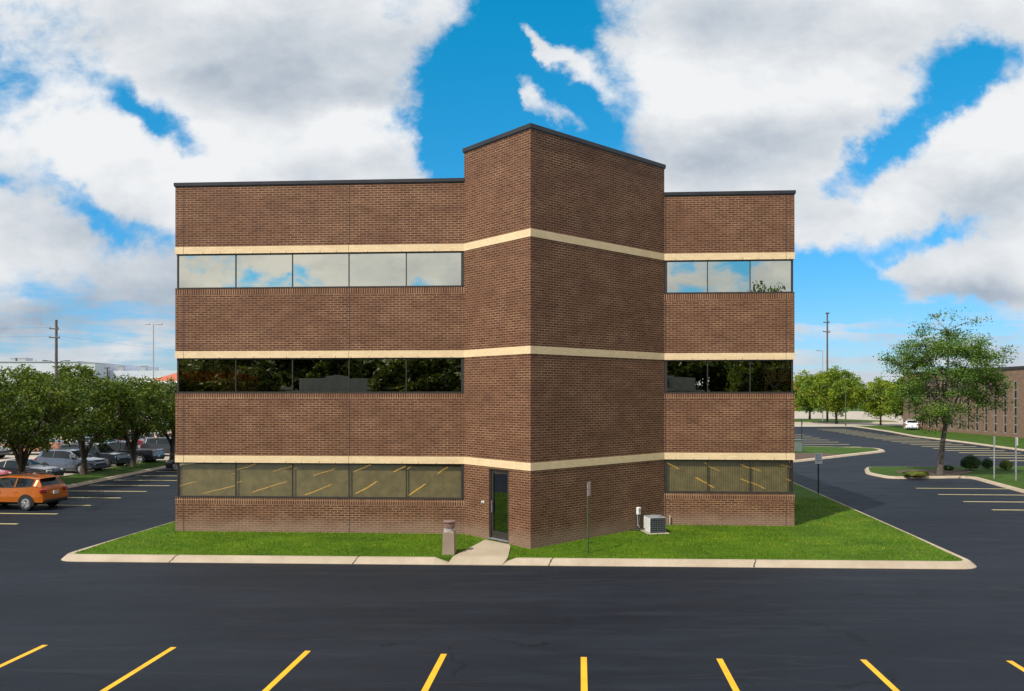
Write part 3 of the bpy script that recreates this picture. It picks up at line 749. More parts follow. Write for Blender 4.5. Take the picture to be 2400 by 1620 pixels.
for k in range(-3, 11):                             # left-hand row
    y = 33.3 + 2.8 * k; x = -20.85 + .055 * k * 1.0 + (.0 if k < 2 else .02 * (k - 2))
    line((x, y), (-CA, SA), 5.0, .19, m_pale)
for k in range(-4, 4):                              # right-hand row
    y = 37.4 + 2.88 * k; x = 22.75 + .3 * k * .9
    line((x, y), ud, 5.4, .19, m_pale)
for k in range(-6, 21):                             # far right row
    y = 65.3 + 3.0 * k; line((40.9 + (y - 65) * .125, y), ud, 5.6 if y < 105 else 4.5, .42, m_pale)
for k in range(7):
    y = 82.3 + 4.3 * k; line((36.4 + .6 * k, y), (-1, .03), 7 - .3 * k, .40, m_pale)
# other islands
def island(poly, mat, name='grass_island', h=.15, r=.6, bat=.1, w=.17):
    pl = smooth_poly(ccw(poly), r); mb = MB(); inn = kerb(mb, pl, h, w, bat); k_ = struct('kerb', mb, m_kerb)
    mb = MB(); mb.face([(x, y, h + .01) for x, y in inn]); struct(name, mb, mat); return inn
med_poly = [(-29.6, 30), (-26.0, 30), (-25.7, 62), (-29.4, 64)]
island(med_poly, m_verge, 'median')
island([(15, 60), (22.8, 63.5), (35.9, 75.4), (36.6, 79.2), (29.6, 82), (15, 82)], m_verge, r=1.5, w=.45)
isl = [(24.4, 51.0), (29.9, 51.6), (28.3, 43.7), (26.2, 28), (31.4, 28), (33.5, 50.5), (40, 51.2), (40.3, 58.8), (26.0, 58.3), (24.2, 54)]
inn = island(isl, m_verge, r=1.0)
mb = MB(); mb.face([(x, y, .175) for x, y in smooth_poly(ccw([(26.2, 51.7), (29.6, 52.0), (31.6, 54.0), (32.0, 55.6), (28.0, 55.8), (26.0, 54)]), .8)]); struct('mulch_bed', mb, m_mulch)
mb = MB(); mb.face([(x, y, .176) for x, y in [(20, 62.5), (23, 64.3), (29.3, 70.2), (28, 71.5), (20, 70.5)]]); struct('mulch_bed', mb, m_mulch)
# verge by the far brick building
vg = [(49.4, 45), (49.5, 75.5), (51.3, 90), (52.3, 103), (55.3, 116), (57.5, 129), (58, 134.6), (96, 140), (96, 45)]
island(vg, m_verge, 'verge', r=.5)
island([(40, 153), (76, 155), (78, 160), (72, 172), (40, 174)], m_verge, r=2)
mb = MB(); mb.face([(-20, 262, -.02), (222, 262, -.02), (260, 500, 1.5), (-20, 500, 1.5)]); struct('field', mb, m_verge)

# grass blades along the near lawn
def blades(region, n, hmin, hmax, zf, name):
    P = []; tries = 0
    while len(P) < n and tries < n * 6:
        k = n
        xs = rng.uniform(region[0], region[1], k); ys = rng.uniform(region[2], region[3], k)
        for x_, y_ in zip(xs, ys):
            if len(P) >= n: break
            P.append((x_, y_))
        tries += k
    return P
def in_building(x, y):
    u, v = x * CA - y * SA, x * SA + y * CA
    if v > dL + .02 and u < UJ + .3 and u > UL - .0: return True
    if v > dR + .02 and u > UK - .3 and u < UR: return True
    du, dv = u - UC, v - VC
    a_ = du * .7071 + dv * .7071; b2 = -du * .7071 + dv * .7071
    return a_ > -.0 and b2 > -.0 and v < 40 and UJ - .2 < u < UK + .2
# lawn plan must run under nothing but the turf: keep blades off the walk and the building
N = 95000
xs = rng.uniform(-15, 17.2, N); ys = rng.uniform(24.9, 40, N)
pw_ = [(p[0], p[1]) for p in wp]
from itertools import compress
inn_a = e[2]
def inside_np(xs, ys, poly):
    c_ = np.zeros(len(xs), bool); n = len(poly)
    for i in range(n):
        x0, y0 = poly[i - 1]; x1, y1 = poly[i]
        if y0 == y1: continue
        k = ((y0 > ys) != (y1 > ys)) & (xs < (x1 - x0) * (ys - y0) / (y1 - y0) + x0); c_ ^= k
    return c_
ok = inside_np(xs, ys, offset(e[3], -.03, True)) & ~inside_np(xs, ys, pw_)
xs, ys = xs[ok], ys[ok]
ok = np.array([not in_building(a, b) for a, b in zip(xs, ys)])
xs, ys = xs[ok], ys[ok]
n = len(xs); hh = rng.uniform(.03, .075, n) * (1 + .5 * (rng.random(n) < .06)); an = rng.uniform(0, 6.283, n); wd = rng.uniform(.008, .016, n)
zz = np.array([lawn_z(a, b) for a, b in zip(xs, ys)]) - .005
lx, ly = rng.normal(0, .025, n), rng.normal(0, .025, n)
V = np.empty((n, 3, 3))
V[:, 0] = np.stack([xs - np.cos(an) * wd, ys - np.sin(an) * wd, zz], 1); V[:, 1] = np.stack([xs + np.cos(an) * wd, ys + np.sin(an) * wd, zz], 1)
V[:, 2] = np.stack([xs + lx, ys + ly, zz + hh], 1)
me = bpy.data.meshes.new('grass'); me.from_pydata(V.reshape(-1, 3).tolist(), [], np.arange(n * 3).reshape(-1, 3).tolist()); me.materials.append(m_blade)
go_ = bpy.data.objects.new('grass', me); COL.objects.link(go_); tag(go_, 'short mown grass blades on the lawn round the office building', 'grass', kind='stuff')

# ------------------------------------------------------------------ trees and shrubs
def leaves_mesh(name, C, size, mat, parent, flat=0.0, seed=0):
    r_ = np.random.default_rng(seed); n = len(C)
    nrm = r_.normal(0, 1, (n, 3)); nrm[:, 2] = np.abs(nrm[:, 2]) + flat; nrm /= np.linalg.norm(nrm, axis=1)[:, None]
    t = r_.normal(0, 1, (n, 3)); t -= nrm * (t * nrm).sum(1)[:, None]; t /= np.linalg.norm(t, axis=1)[:, None]
    b = np.cross(nrm, t); s = size * r_.uniform(.6, 1.35, n)[:, None]
    V = np.stack([C - t * s, C + b * s * .55, C + t * s, C - b * s * .55], 1).reshape(-1, 3)
    me = bpy.data.meshes.new(name); me.from_pydata(V.tolist(), [], np.arange(n * 4).reshape(-1, 4).tolist()); me.materials.append(mat)
    o = bpy.data.objects.new(name, me); COL.objects.link(o); o.parent = parent; return o
def tree(name, label, seed, H, fork, crown_z, rx, rz_, ncl, lpc, leaf, lsize, csize, group=None, limbs=6, trunk_r=.14, layered=False, bark=m_bark, lean=0.0, shape=None, cat='tree'):
    r_ = np.random.default_rng(seed)
    root = thing(name, label, cat, group=group)
    mb = MB()
    cz = crown_z; fk = np.array([lean, 0, fork])
    mb.tube([(0, 0, -.1), (lean * .15, .02, fork * .3), (lean * .5, -.02, fork * .7), tuple(fk)], [trunk_r * 1.35, trunk_r, trunk_r * .9, trunk_r * .85], 9)
    nodes = []
    for i in range(limbs):
        w = 2 * math.pi * (i + r_.uniform(-.3, .3)) / limbs; rad = rx * r_.uniform(.45, .75); up = cz + rz_ * r_.uniform(-.25, .65)
        tip = np.array([lean + rad * math.cos(w), rad * math.sin(w), up]); pts = []; k = 6
        for j in range(k + 1):
            s = j / k; p = fk * (1 - s) + tip * s; p[:2] = fk[:2] + (tip[:2] - fk[:2]) * s ** 1.25; p[2] = fk[2] + (tip[2] - fk[2]) * s ** .85
            p += r_.normal(0, .06, 3) * s; pts.append(p)
        mb.tube(pts, [trunk_r * .62 * (1 - .8 * j / k) for j in range(k + 1)], 6)
        nodes += [(p, trunk_r * .5 * (1 - .8 * j / k)) for j, p in enumerate(pts) if j > 1]
    top = np.array([lean, 0, cz + rz_ * .75]); pts = [fk * (1 - j / 5) + top * (j / 5) + r_.normal(0, .08, 3) * (j > 0) for j in range(6)]
    mb.tube(pts, [trunk_r * .7 * (1 - .16 * j) for j in range(6)], 6); nodes += [(p, trunk_r * .4) for p in pts[1:]]
    NP = np.array([q[0] for q in nodes])
    cl = []; 
    while len(cl) < ncl:
        p = r_.uniform(-1, 1, 3); L = np.linalg.norm(p)
        az_ = math.atan2(p[1], p[0]); lim = .86 + .14 * math.sin(3 * az_ + seed) * math.cos(4.1 * p[2] + seed) + .10 * math.sin(7 * az_ + 2 * seed + 5 * p[2])
        if L > lim or L < .40: continue
        if shape and not shape(p): continue
        q = np.array([lean + p[0] * rx, p[1] * rx, cz + p[2] * rz_])
        if q[2] < fork * .8: continue
        cl.append(q)
    C = []; clip = lambda a: np.clip(a, -1.55, 1.55)
    for q in cl:
        j = int(np.argmin(((NP - q) ** 2).sum(1))); p = NP[j]
        m_ = (p + q) / 2 + r_.normal(0, .12, 3) + np.array([0, 0, -.08])
        mb.tube([p, m_, q], [.030, .018, .007], 4, cap=False)
        sc_ = csize * r_.uniform(.6, 1.3)
        sg = np.array([1, 1, .48 if layered else .75]) * sc_
        k = int(lpc * r_.uniform(.6, 1.4)); pts = q + clip(r_.normal(0, 1, (k, 3))) * sg * .50
        C.append(pts)
        k2 = k // 6; tt = r_.random((k2, 1)); C.append(m_ * (1 - tt) + q * tt + r_.normal(0, .10, (k2, 3)))
    mb.build('trunk', bark, root, True)
    leaves_mesh('crown', np.concatenate(C), lsize, leaf, root, .5 if layered else .2, seed + 1)
    return root

# row of trees in the median on the left
T1 = tree('shade_tree', 'multi-stemmed leafy tree on the grass median directly behind the orange crossover', 11, 7.2, .8, 4.35, 3.9, 2.6, 210, 62, m_leaf_a, .10, .60, 'trees along the left median', 5, .21)
T2 = tree('shade_tree', 'leafy tree on the left median in front of the blue-grey crossover', 23, 7.0, 1.0, 4.35, 3.7, 2.55, 205, 62, m_leaf_a, .10, .60, 'trees along the left median', 5, .21)
T1.location = (-28.1, 45.2, .15); T2.location = (-28.4, 52.4, .15); T2.rotation_euler.z = 1.0; T2.scale = (1, 1, 1.0)
dup(T1, (-28.0, 58.4, .15), 2.1, .97, 'leafy tree on the left median between the black pickup and the dark off-roader', 'trees along the left median')
dup(T2, (-27.8, 64.6, .1), 3.9, 1.0, 'leafy tree at the end of the left row, against the edge of the office building', 'trees along the left median')
dup(T2, (-28.2, 38.6, .15), 5.0, 1.04, 'leafy tree at the left edge, half outside the picture, left of the orange crossover', 'trees along the left median')
# big open tree on the right island
def loc_shape(p): return (p[2] > -.15 and math.sin(p[2] * 8 + p[0] * 3.1 + p[1] * 2) > -.92) or (p[2] <= -.15 and math.sin(p[0] * 17 + p[1] * 11) > -.1)
T3 = tree('locust_tree', 'tall open-crowned locust tree with a bare leaning trunk on the mulched island', 5, 11, 3.2, 6.6, 4.05, 4.0, 240, 140, m_leaf_b, .066, .80, None, 9, .17, True, m_bark2, .35, loc_shape)
T3.location = (*G(2203, 1113, .17), .17)
# middle distance trees on the right
T4 = tree('round_tree', 'yellow-green round tree beyond the car park with its trunk on the kerbed island', 31, 10, 1.8, 5.9, 6.0, 4.6, 200, 75, m_leaf_c, .20, 1.1, 'trees beyond the right car park', 7, .22)
T4.location = (*G(1960, 993), .1)
dup(T4, (*G(1898, 984), .1), 2.0, (1.05, 1.05, .98), 'dense yellow-green tree nearest the building edge on the far island', 'trees beyond the right car park')
T5 = tree('small_tree', 'bright green small tree on the verge left of the tall locust', 37, 7.5, 1.5, 4.8, 4.5, 3.6, 150, 75, m_leaf_c, .17, 1.0, 'trees beyond the right car park', 6, .16)
T5.location = (*G(2064, 997), .1)
dup(T5, (*G(2128, 1004), .1), 1.3, .92, 'bright green tree behind the left side of the locust crown, before the slit-windowed building', 'trees beyond the right car park')
T6 = tree('distant_tree', 'distant treetop showing above the white factory roof left of the white block', 41, 9, 1.5, 7.0, 4.6, 5.4, 90, 60, m_leaf_a, .26, 1.3, 'distant treetops', 5, .2)
T6.location = (-82, 149, 0); T6.scale = (1, 1, .98)
dup(T6, (-72, 122, 0), 1, .78, 'distant treetop at the foot of the tall utility pole', 'distant treetops')
dup(T6, (-78, 118, 0), 2, (.9, .9, .75), 'distant treetop at far left between the row trees and the factory', 'distant treetops')
dup(T6, (-60, 125, 0), 3, (1, 1, .65), 'distant treetop right of the white block', 'distant treetops')
dup(T6, (-48, 120, 0), 4, (1.2, 1.2, .62), 'distant treetop below the twin-headed light pole', 'distant treetops')
dup(T6, (136, 200, 0), 4, 1.12, 'treetop peeping over the roof of the slit-windowed building at the right edge', 'distant treetops')
dup(T6, (118, 196, 0), 1, 1.02, 'small treetop over the slit-windowed building roof beside the locust crown', 'distant treetops')
for k in range(9):
    dup(T6, (62 + 24 * k + random.uniform(-4, 4), 480 + random.uniform(-30, 30), 0), random.uniform(0, 6), random.uniform(1.05, 1.4), 'hazy tree in the far belt along the skyline behind the field', 'far belt of trees')
# trees behind the viewpoint, which the windows mirror
T7 = tree('broadleaf_tree', 'broad dark leafy tree behind the viewpoint, mirrored in the second-storey windows', 51, 12, 1.2, 6.2, 4.8, 5.3, 230, 100, m_leaf_f, .26, 1.05, 'trees mirrored in the windows', 7, .22)
T7.location = (-5, -8, 0)
bk = [(-12.5, -8, .9), (-62, -15, 1.15), (-54, -12, 1.05), (-46, -15, 1.12), (-38, -11, 1.0), (-33, -15, 1.05), (20, -12, 1.05), (26, -14, 1.0), (32, -11, 1.0), (38, -16, 1.1), (45, -13, 1.05), (53, -16, 1.15), (-70, -18, 1.1),
      (-64, -27, 1.3), (-57, -29, 1.2), (-50, -26, 1.3), (-43, -28, 1.25), (-36, -26, 1.3), (-29, -28, 1.25), (-22, -26, 1.3), (-15, -28, 1.2), (-8, -26, 1.3), (-1, -28, 1.25), (6, -26, 1.3), (13, -28, 1.25), (27, -27, 1.25), (34, -26, 1.3), (41, -28, 1.25), (48, -26, 1.3)]
for (x_, y_, s_) in bk:
    dup(T7, (x_, y_, 0), random.uniform(0, 6), (s_, s_, s_ * random.uniform(.85, 1.0)), None, 'trees mirrored in the windows')
dup(T1, (19.6, -17, 0), .7, (1.25, 1.25, 2.36), 'tallest tree behind the viewpoint, its tip mirrored in the top right windows', 'trees mirrored in the windows')
def shrub(label, loc_, rx, h, seed, mat, n=2600, ls=.05, group=None, name='shrub', flat=1.0):
    root = thing(name, label, 'shrub', loc_, 0, group)
    r_ = np.random.default_rng(seed); d = r_.normal(0, 1, (n, 3)); d /= np.linalg.norm(d, axis=1)[:, None]
    d[:, 2] = np.where(d[:, 2] < -.75, -d[:, 2], d[:, 2])
    lump = 1 + .10 * np.sin(d[:, 0] * 7 + seed) * np.cos(d[:, 1] * 6 + d[:, 2] * 5)
    rad = (r_.uniform(.55, 1, n) ** .4) * lump
    C = np.stack([d[:, 0] * rad * rx, d[:, 1] * rad * rx * flat, h / 2 + d[:, 2] * rad * h / 2], 1)
    leaves_mesh('foliage', C, ls, mat, root, .1, seed)
    mb = MB()
    for k in range(5):
        w = k * 1.26; mb.tube([(.05 * math.cos(w), .05 * math.sin(w), -.03), (rx * .35 * math.cos(w), rx * .35 * math.sin(w), h * .5)], [.025, .012], 5)
    mb.build('stem', m_bark, root); return root
gs = 'clipped shrubs on the right island'
shrub('largest dark clipped round shrub on the right island, right of the locust trunk', (*G(2275, 1103, .15), .16), .66, 1.05, 1, m_leaf_d, 3600, .05, gs)
shrub('small dark clipped shrub between the largest shrub and the paler shrub', (*G(2314, 1099, .15), .16), .38, .72, 2, m_leaf_d, 2200, .045, gs)
shrub('rightmost small clipped shrub, slightly paler, behind the second grey sign post', (*G(2358, 1102, .15), .16), .42, .70, 3, m_leaf_e, 2200, .045, gs)
shrub('low dark shrub right beside the locust trunk', (*G(2223, 1103, .15), .16), .34, .36, 4, m_leaf_d, 1500, .045, gs)
shrub('spreading yellow-green juniper mat at the tip of the right island', (*G(2146, 1117, .15), .15), .85, .36, 5, m_leaf_e, 3400, .05, gs, 'juniper', .6)

# ------------------------------------------------------------------ street furniture
def sheet(mb, w, h, z, y=0, m=0, th=.012, bev=.0): mb.box((0, y, z), (w, th, h), 0, m, bev)
# bollard light by the walk
bx_ = G(1053, 1296, .2)
bl = thing('bollard_light', 'square concrete bollard light with a brown cap beside the entrance walk', 'bollard light', (*bx_, .19), R(-6))
mb = MB(); mb.lathe([(.285, -.1), (.285, .0), (.262, .70), (.235, .735)], 4, square=True); mb.build('base', concrete_mat('bollard_concrete', (.28, .21, .15), (.36, .28, .205)), bl)
mb = MB(); mb.lathe([(.185, .735), (.185, .775), (.15, .782), (.15, .80), (.178, .806), (.178, .835), (.14, .84), (.14, .862)], 20); mb.build('louvre_ring', M('louvre_grey', (.50, .44, .40), .6), bl, True)
m_cap = M('brown_cap', (.21, .125, .10), .6, 0, .2)
mb = MB(); mb.lathe([(.165, .862), (.19, .868), (.192, 1.03), (.215, 1.035), (.215, 1.065), (.20, 1.078), (.0, 1.085)], 22); mb.build('cap', m_cap, bl, True)
# thin post with an edge-on sign on the lawn
sx_ = G(1379, 1297, .18)
sp_ = thing('sign_post', 'thin green post with a narrow faded sign seen edge-on, on the lawn before the tower', 'sign post', (*sx_, .17), R(65))
mb = MB(); mb.box((0, 0, 1.12), (.05, .012, 2.3)); mb.box((-.025, .014, 1.12), (.008, .03, 2.3)); mb.box((.025, .014, 1.12), (.008, .03, 2.3)); mb.build('post', m_green, sp_)
mb = MB(); mb.box((0, -.018, 2.15), (.30, .012, .46), 0, 0, .004); mb.build('sign_panel', m_pink, sp_)
for z in (2.0, 2.3):
    mb = MB(); mb.lathe([(.012, -.03), (.012, -.024), (0, -.022)], 8, (0, 0, z), axis='y'); mb.build('bolt', m_galv, sp_)
# condenser
cx_ = G(1536, 1248, .22)
ac = thing('air_conditioner', 'grey slatted air conditioning condenser with a white side panel at the foot of the tower', 'condenser', (*cx_, .2), R(10))
mb = MB(); mb.box((0, .05, .0), (.86, .86, .09), 0, 0, .015); mb.build('pad', m_conc, ac)
mb = MB(); mb.box((0, .05, .05 + .27), (.60, .60, .54), 0, 0, .03)
mb.build('coil', M('coil_fins', (.03, .034, .04), .6), ac)
mb = MB()
for k in range(7): mb.box((.0, .05, .10 + k * .075), (.64, .64, .016), 0, 0)
for k in range(7):
    t_ = -.3 + .1 * k
    mb.box((t_, -.262, .325), (.012, .012, .54)); mb.box((.312, t_ + .05, .325), (.012, .012, .54))
mb.build('grille', M('grille_grey', (.13, .14, .15), .5, .3), ac)
mb = MB(); mb.box((-.322, .03, .325), (.03, .66, .54), 0, 0, .008); mb.build('side_panel', m_white, ac)
mb = MB(); mb.box((0, .05, .607), (.66, .66, .03), 0, 0, .012); mb.lathe([(.24, .622), (.24, .65), (.21, .655)], 20, (0, .05, 0)); mb.build('top_cover', M('cover_grey', (.30, .31, .32), .5, .2), ac)
mb = MB(); mb.tube([(-.3, .2, .15), (-.6, .35, .06), (-.9, .6, .08)], .02, 6); mb.build('refrigerant_line', m_black, ac, True)
# white sign on a black post
def writing(mb, rows, w, y, m, seed):
    r_ = random.Random(seed)
    for (z, hgt, fill) in rows:
        x_ = -w / 2
        while x_ < w / 2 - .02:
            l = r_.uniform(.02, .06) * fill; l = min(l, w / 2 - x_); mb.box((x_ + l / 2, y, z), (l, .003, hgt), 0, m); x_ += l + .010
        mb.box((0, y + .0012, z), (w, .0012, .004), 0, m)
s1 = thing('parking_sign', 'white parking notice on a black post at the kerb of the right lawn', 'sign', (*G(1918, 1158, .16), .16), R(-8))
mb = MB(); mb.box((0, 0, .95), (.07, .05, 2.1), 0, 0, .008); mb.build('post', m_black, s1)
mb = MB(); mb.box((0, -.036, 1.90), (.37, .014, .57), 0, 0, .006); pn = mb.build('sign_panel', m_white, s1)
m_ink = M('sign_ink', (.22, .26, .42), .6)
for q in [(2.08, .05, 1.2), (1.98, .035, 1), (1.91, .035, 1), (1.80, .06, 1.4), (1.71, .03, 1)]:
    mb = MB(); writing(mb, [q], .29, -.0455, 0, int(q[0] * 100)); mb.build('lettering', m_ink, s1)
gp_ = 'grey sign posts on the right island'
for (px, py, lab, sd) in ((2330, 1122, 'left one of two grey sign posts on the right island, before the small shrub', 1), (2381, 1127, 'right one of two grey sign posts on the right island, near the picture edge', 2)):
    s2 = thing('sign_post', lab, 'sign post', (*G(px, py, .15), .15), R(80 if sd == 2 else 62), gp_)
    mb = MB(); mb.box((0, 0, 1.3), (.075, .075, 2.75), 0, 0, .01); mb.build('post', m_galv, s2)
    mb = MB(); mb.box((0, -.045, 2.42), (.34, .012, .5), 0, 0, .005); mb.build('sign_panel', m_white if sd == 2 else M('blue_grey_sign', (.40, .50, .48), .5), s2)
p_ = G(1879, 1057, .15)
s3 = thing('sign_post', 'dark thin post beside the grey-green transformer box on the far island', 'sign post', (*p_, .15), R(85))
mb = MB(); mb.box((0, 0, 1.45), (.07, .07, 3.1), 0, 0, .01); mb.build('post', m_black, s3)
mb = MB(); mb.box((0, -.045, 2.75), (.3, .012, .45), 0, 0, .005); mb.build('sign_panel', m_galv, s3)
s4 = thing('transformer_box', 'grey-green transformer cabinet at the edge of the office building on the far island', 'utility box', (*G(1870, 1060, .15), .15), R(-10))
m_tx = M('transformer_green', (.13, .17, .15), .6)
mb = MB(); mb.box((0, 0, .55), (.75, .7, 1.1), 0, 0, .04); mb.box((0, -.02, 1.13), (.82, .8, .07), 0, 0, .02); mb.build('cabinet', m_tx, s4)
mb = MB(); mb.box((.0, -.36, .55), (.62, .02, .9), 0, 0, .008); mb.build('door', m_tx, s4)
# light poles and utility poles
def lamp_pole(label, loc_, H, mat, twin=True, group=None):
    o = thing('light_pole', label, 'light pole', loc_, 0, group)
    mb = MB(); mb.tube([(0, 0, 0), (0, 0, H)], [.13, .07], 8); mb.build('pole', mat, o, True)
    for s_ in ((-1, 1) if twin else (-1,)):
        mb = MB(); mb.tube([(0, 0, H - .1), (s_ * .55, 0, H)], .04, 6); mb.box((s_ * .85, 0, H + .02), (.75, .38, .16), 0, 0, .04)
        mb.box((s_ * .85, 0, H - .07), (.6, .3, .02), 0, 1); mb.build('lamp_head', [m_galv, m_white], o)
    return o
lamp_pole('tall thin light pole with two lamp heads left of the office building', (-(1200 - 359.5) / F * 110, 110, 0), 15.3, m_galv)
lamp_pole('slim grey light pole left of the right-hand utility pole', ((1928 - 1200) / F * 160, 160, 0), 14.4, m_galv, False)
lamp_pole('dark green lamp post between the yellow-green trees on the far island', (*G(1982, 998), 0), 9.8, m_green, False)
def utility_pole(label, loc_, H, arms, lamps=None, r=.22, group='wooden utility poles'):
    o = thing('utility_pole', label, 'utility pole', loc_, 0, group)
    mb = MB(); mb.tube([(0, 0, 0), (0, 0, H)], [r * 1.25, r * .8], 10); mb.build('pole', m_poleconc, o, True)
    for (z, xl, xr, tilt) in arms:
        mb = MB(); mb.tube([(xl, -.1, z + tilt), (xr, -.1, z - tilt)], .09, 6); a_ = mb.build('crossarm', m_poleconc, o)
        for x_ in (xl + .1, (xl + xr) / 2 + .3, xr - .1):
            mb = MB(); mb.lathe([(.05, 0), (.10, .05), (.07, .10), (.10, .15), (.04, .24), (0, .25)], 8, (x_, -.1, z + .06)); mb.build('insulator', M('insulator_grey', (.2, .2, .22), .4), a_, True)
    if lamps:
        for s_ in (-1, 1):
            mb = MB(); mb.tube([(0, 0, lamps - .5), (s_ * .8, 0, lamps), (s_ * 1.4, 0, lamps + .05)], .05, 6); mb.box((s_ * 1.7, 0, lamps + .05), (.7, .3, .12), 0, 0, .03); mb.build('lamp_arm', m_black, o)
    return o
d_ = 120.; hz = lambda py, d: H0 + (YH - py) / F * d
utility_pole('tall dark utility pole with two short crossarms above the left trees', ((132 - 1200) / F * d_, d_, 0), hz(750, d_), [(hz(771, d_), -1.0, .45, .05), (hz(791.5, d_), -1.05, .6, .05)], hz(846.5, d_))
d_ = 155.
utility_pole('tall slender utility pole with bracketed insulators behind the right-hand trees', ((1939 - 1200) / F * d_, d_, 0), hz(733, d_), [(hz(756, d_), -.8, .4, .0), (hz(778, d_), -.9, .55, .08), (hz(735, d_), -.35, .35, 0)], None, .17)
d_ = 190.
utility_pole('short far utility pole right of the white block', ((251.5 - 1200) / F * d_, d_, 0), hz(861, d_), [(hz(863, d_), -.7, .7, 0)], None, .2)
m_wire = M('wire', (.05, .05, .055), .6)
def wire(p, q, sag, label):
    pts = []
    for k in range(17):
        w = k / 16; pts.append((p[0] + (q[0] - p[0]) * w, p[1] + (q[1] - p[1]) * w, p[2] + (q[2] - p[2]) * w - sag * 4 * w * (1 - w)))
    mb = MB(); mb.tube(pts, .009, 4, cap=False); tag(mb.build('power_line', m_wire), label, 'power line', 'power lines')
d_ = 120.; ux_ = (132 - 1200) / F * d_
wire((ux_ - 1, d_, hz(771, d_) + .2), (-130, 112, 17), .8, 'upper thin power line running left from the tall left utility pole')
wire((ux_ - 1, d_, hz(791.5, d_) + .2), (-130, 112, 15.6), .8, 'lower thin power line running left from the tall left utility pole')
wire((ux_ + .6, d_, hz(791.5, d_) + .2), (-15, 190, 12), 1.2, 'thin power line running right from the tall left utility pole')

# ------------------------------------------------------------------ background buildings
def bbox(mb, x0, x1, y0, y1, z0, z1, m=0):
    mb.box(((x0 + x1) / 2, (y0 + y1) / 2, (z0 + z1) / 2), (x1 - x0, y1 - y0, z1 - z0), 0, m)
m_fact = M('factory_white_hazed', (.56, .59, .66), .7, 0, .06, .2); m_bright = M('bright_white_wall', (.80, .82, .84), .7, 0, .04)  # factory: pale blue of distance haze put into the wall colour
fb = thing('factory', 'long pale grey-white factory with rooftop units behind the left trees', 'factory', (-190, 262, 0))
mb = MB(); bbox(mb, -60, 46, 0, 60, 0, hz(848, 262)); bbox(mb, 46.2, 118, 20, 60, 0, hz(869, 282)); mb.build('wall', m_fact, fb)
mb = MB(); bbox(mb, -60.3, 46.1, -.3, 60, hz(848, 262), hz(846.5, 262)); mb.build('roof_edge', m_fact, fb)
for (px0, px1) in ((24, 36), (41, 60)):
    x0, x1 = (px0 - 1200) / F * 265 + 190, (px1 - 1200) / F * 265 + 190
    mb = MB(); bbox(mb, x0, x1, 3, 7, hz(846.5, 262), hz(846.5, 262) + 1.0); bbox(mb, x0 - .1, x1 + .1, 2.9, 7.1, hz(846.5, 262) + 1.0, hz(846.5, 262) + 1.25); mb.build('rooftop_unit', m_galv, fb)
for px in (83.5, 103):
    x0 = (px - 1200) / F * 265 + 190; mb = MB(); mb.tube([(x0, 3, hz(846, 262)), (x0, 3, hz(842, 262))], .25, 8); mb.build('vent_stack', m_galv, fb)
for px, py in ((285, 868), (338, 874)):
    x0 = (px - 1200) / F * 285 + 190; mb = MB(); bbox(mb, x0 - .9, x0 + .9, 22, 24, hz(869, 282), hz(869, 282) + 1.6); bbox(mb, x0 - 1, x0 + 1, 21.9, 24.1, hz(869, 282) + 1.6, hz(869, 282) + 1.9); mb.build('rooftop_unit', m_galv, fb)
d_ = 235.; x0 = (191 - 1200) / F * d_; x1 = (216 - 1200) / F * d_
wb = thing('white_block', 'bright white windowless block rising right of the factory', 'building', (x0, d_, 0), R(28))
mb = MB(); bbox(mb, 0, 3.6, 0, 9.5, 0, hz(850.5, d_)); mb.build('wall', m_bright, wb)
mb = MB(); bbox(mb, -.1, 3.7, -.1, 9.6, hz(850.5, d_), hz(849.5, d_)); mb.build('roof', m_fact, wb)
d_ = 140.
rb = thing('tiled_house', 'building with an orange-red tiled hip roof at the left edge of the office building', 'building', ((350 - 1200) / F * d_, d_, 0))
def tile_mat():
    m, t, b = newmat('orange_tile'); oc = t.n('ShaderNodeTexCoord').outputs['Object']
    q = t.n('ShaderNodeTexBrick'); t.put(q.inputs['Vector'], t.scale(oc, (1, 1, 1))); q.inputs['Scale'].default_value = 2.2
    q.inputs['Color1'].default_value = (.55, .13, .06, 1); q.inputs['Color2'].default_value = (.68, .20, .09, 1); q.inputs['Mortar'].default_value = (.26, .06, .04, 1); q.inputs['Mortar Size'].default_value = .05
    t.put(b.inputs['Base Color'], q.outputs[0]); b.inputs['Roughness'].default_value = .8; return m
ze, zr_ = hz(893, d_), hz(868.5, d_)
mb = MB(); bbox(mb, .5, 17.5, .5, 10, 0, ze); mb.build('wall', m_bright, rb)
mb = MB(); a4 = [(-.2, -.2, ze), (18, -.2, ze), (18, 10.5, ze), (-.2, 10.5, ze)]; r2 = [(3.6, 5, zr_), (14, 5, zr_)]
mb.face([a4[0], a4[1], r2[1], r2[0]]); mb.face([a4[1], a4[2], r2[1]]); mb.face([a4[2], a4[3], r2[0], r2[1]]); mb.face([a4[3], a4[0], r2[0]]); mb.build('roof', tile_mat(), rb)
mb = MB(); bbox(mb, -.35, 18.1, -.35, 10.6, ze - .35, ze - .01); mb.build('fascia', m_bright, rb)
mb = MB(); bbox(mb, 4, 7, .44, .5, 2, 4); mb.build('window', m_black, rb)
d_ = 165.
cb = thing('low_white_building', 'low white flat-roofed building left of the orange-red tiled roof', 'building', ((313 - 1200) / F * d_, d_, 0))
mb = MB(); bbox(mb, 0, 6, 0, 8, 0, hz(887, d_)); mb.build('wall', m_bright, cb)
mb = MB(); bbox(mb, -.2, 6.2, -.2, 8.2, hz(887, d_), hz(884, d_)); mb.build('roof_edge', m_white, cb)
d_ = 300.
ob = thing('roadside_shop', 'small orange and red roadside building just right of the office building, far off', 'shop', ((1855 - 1200) / F * d_, d_, 0))
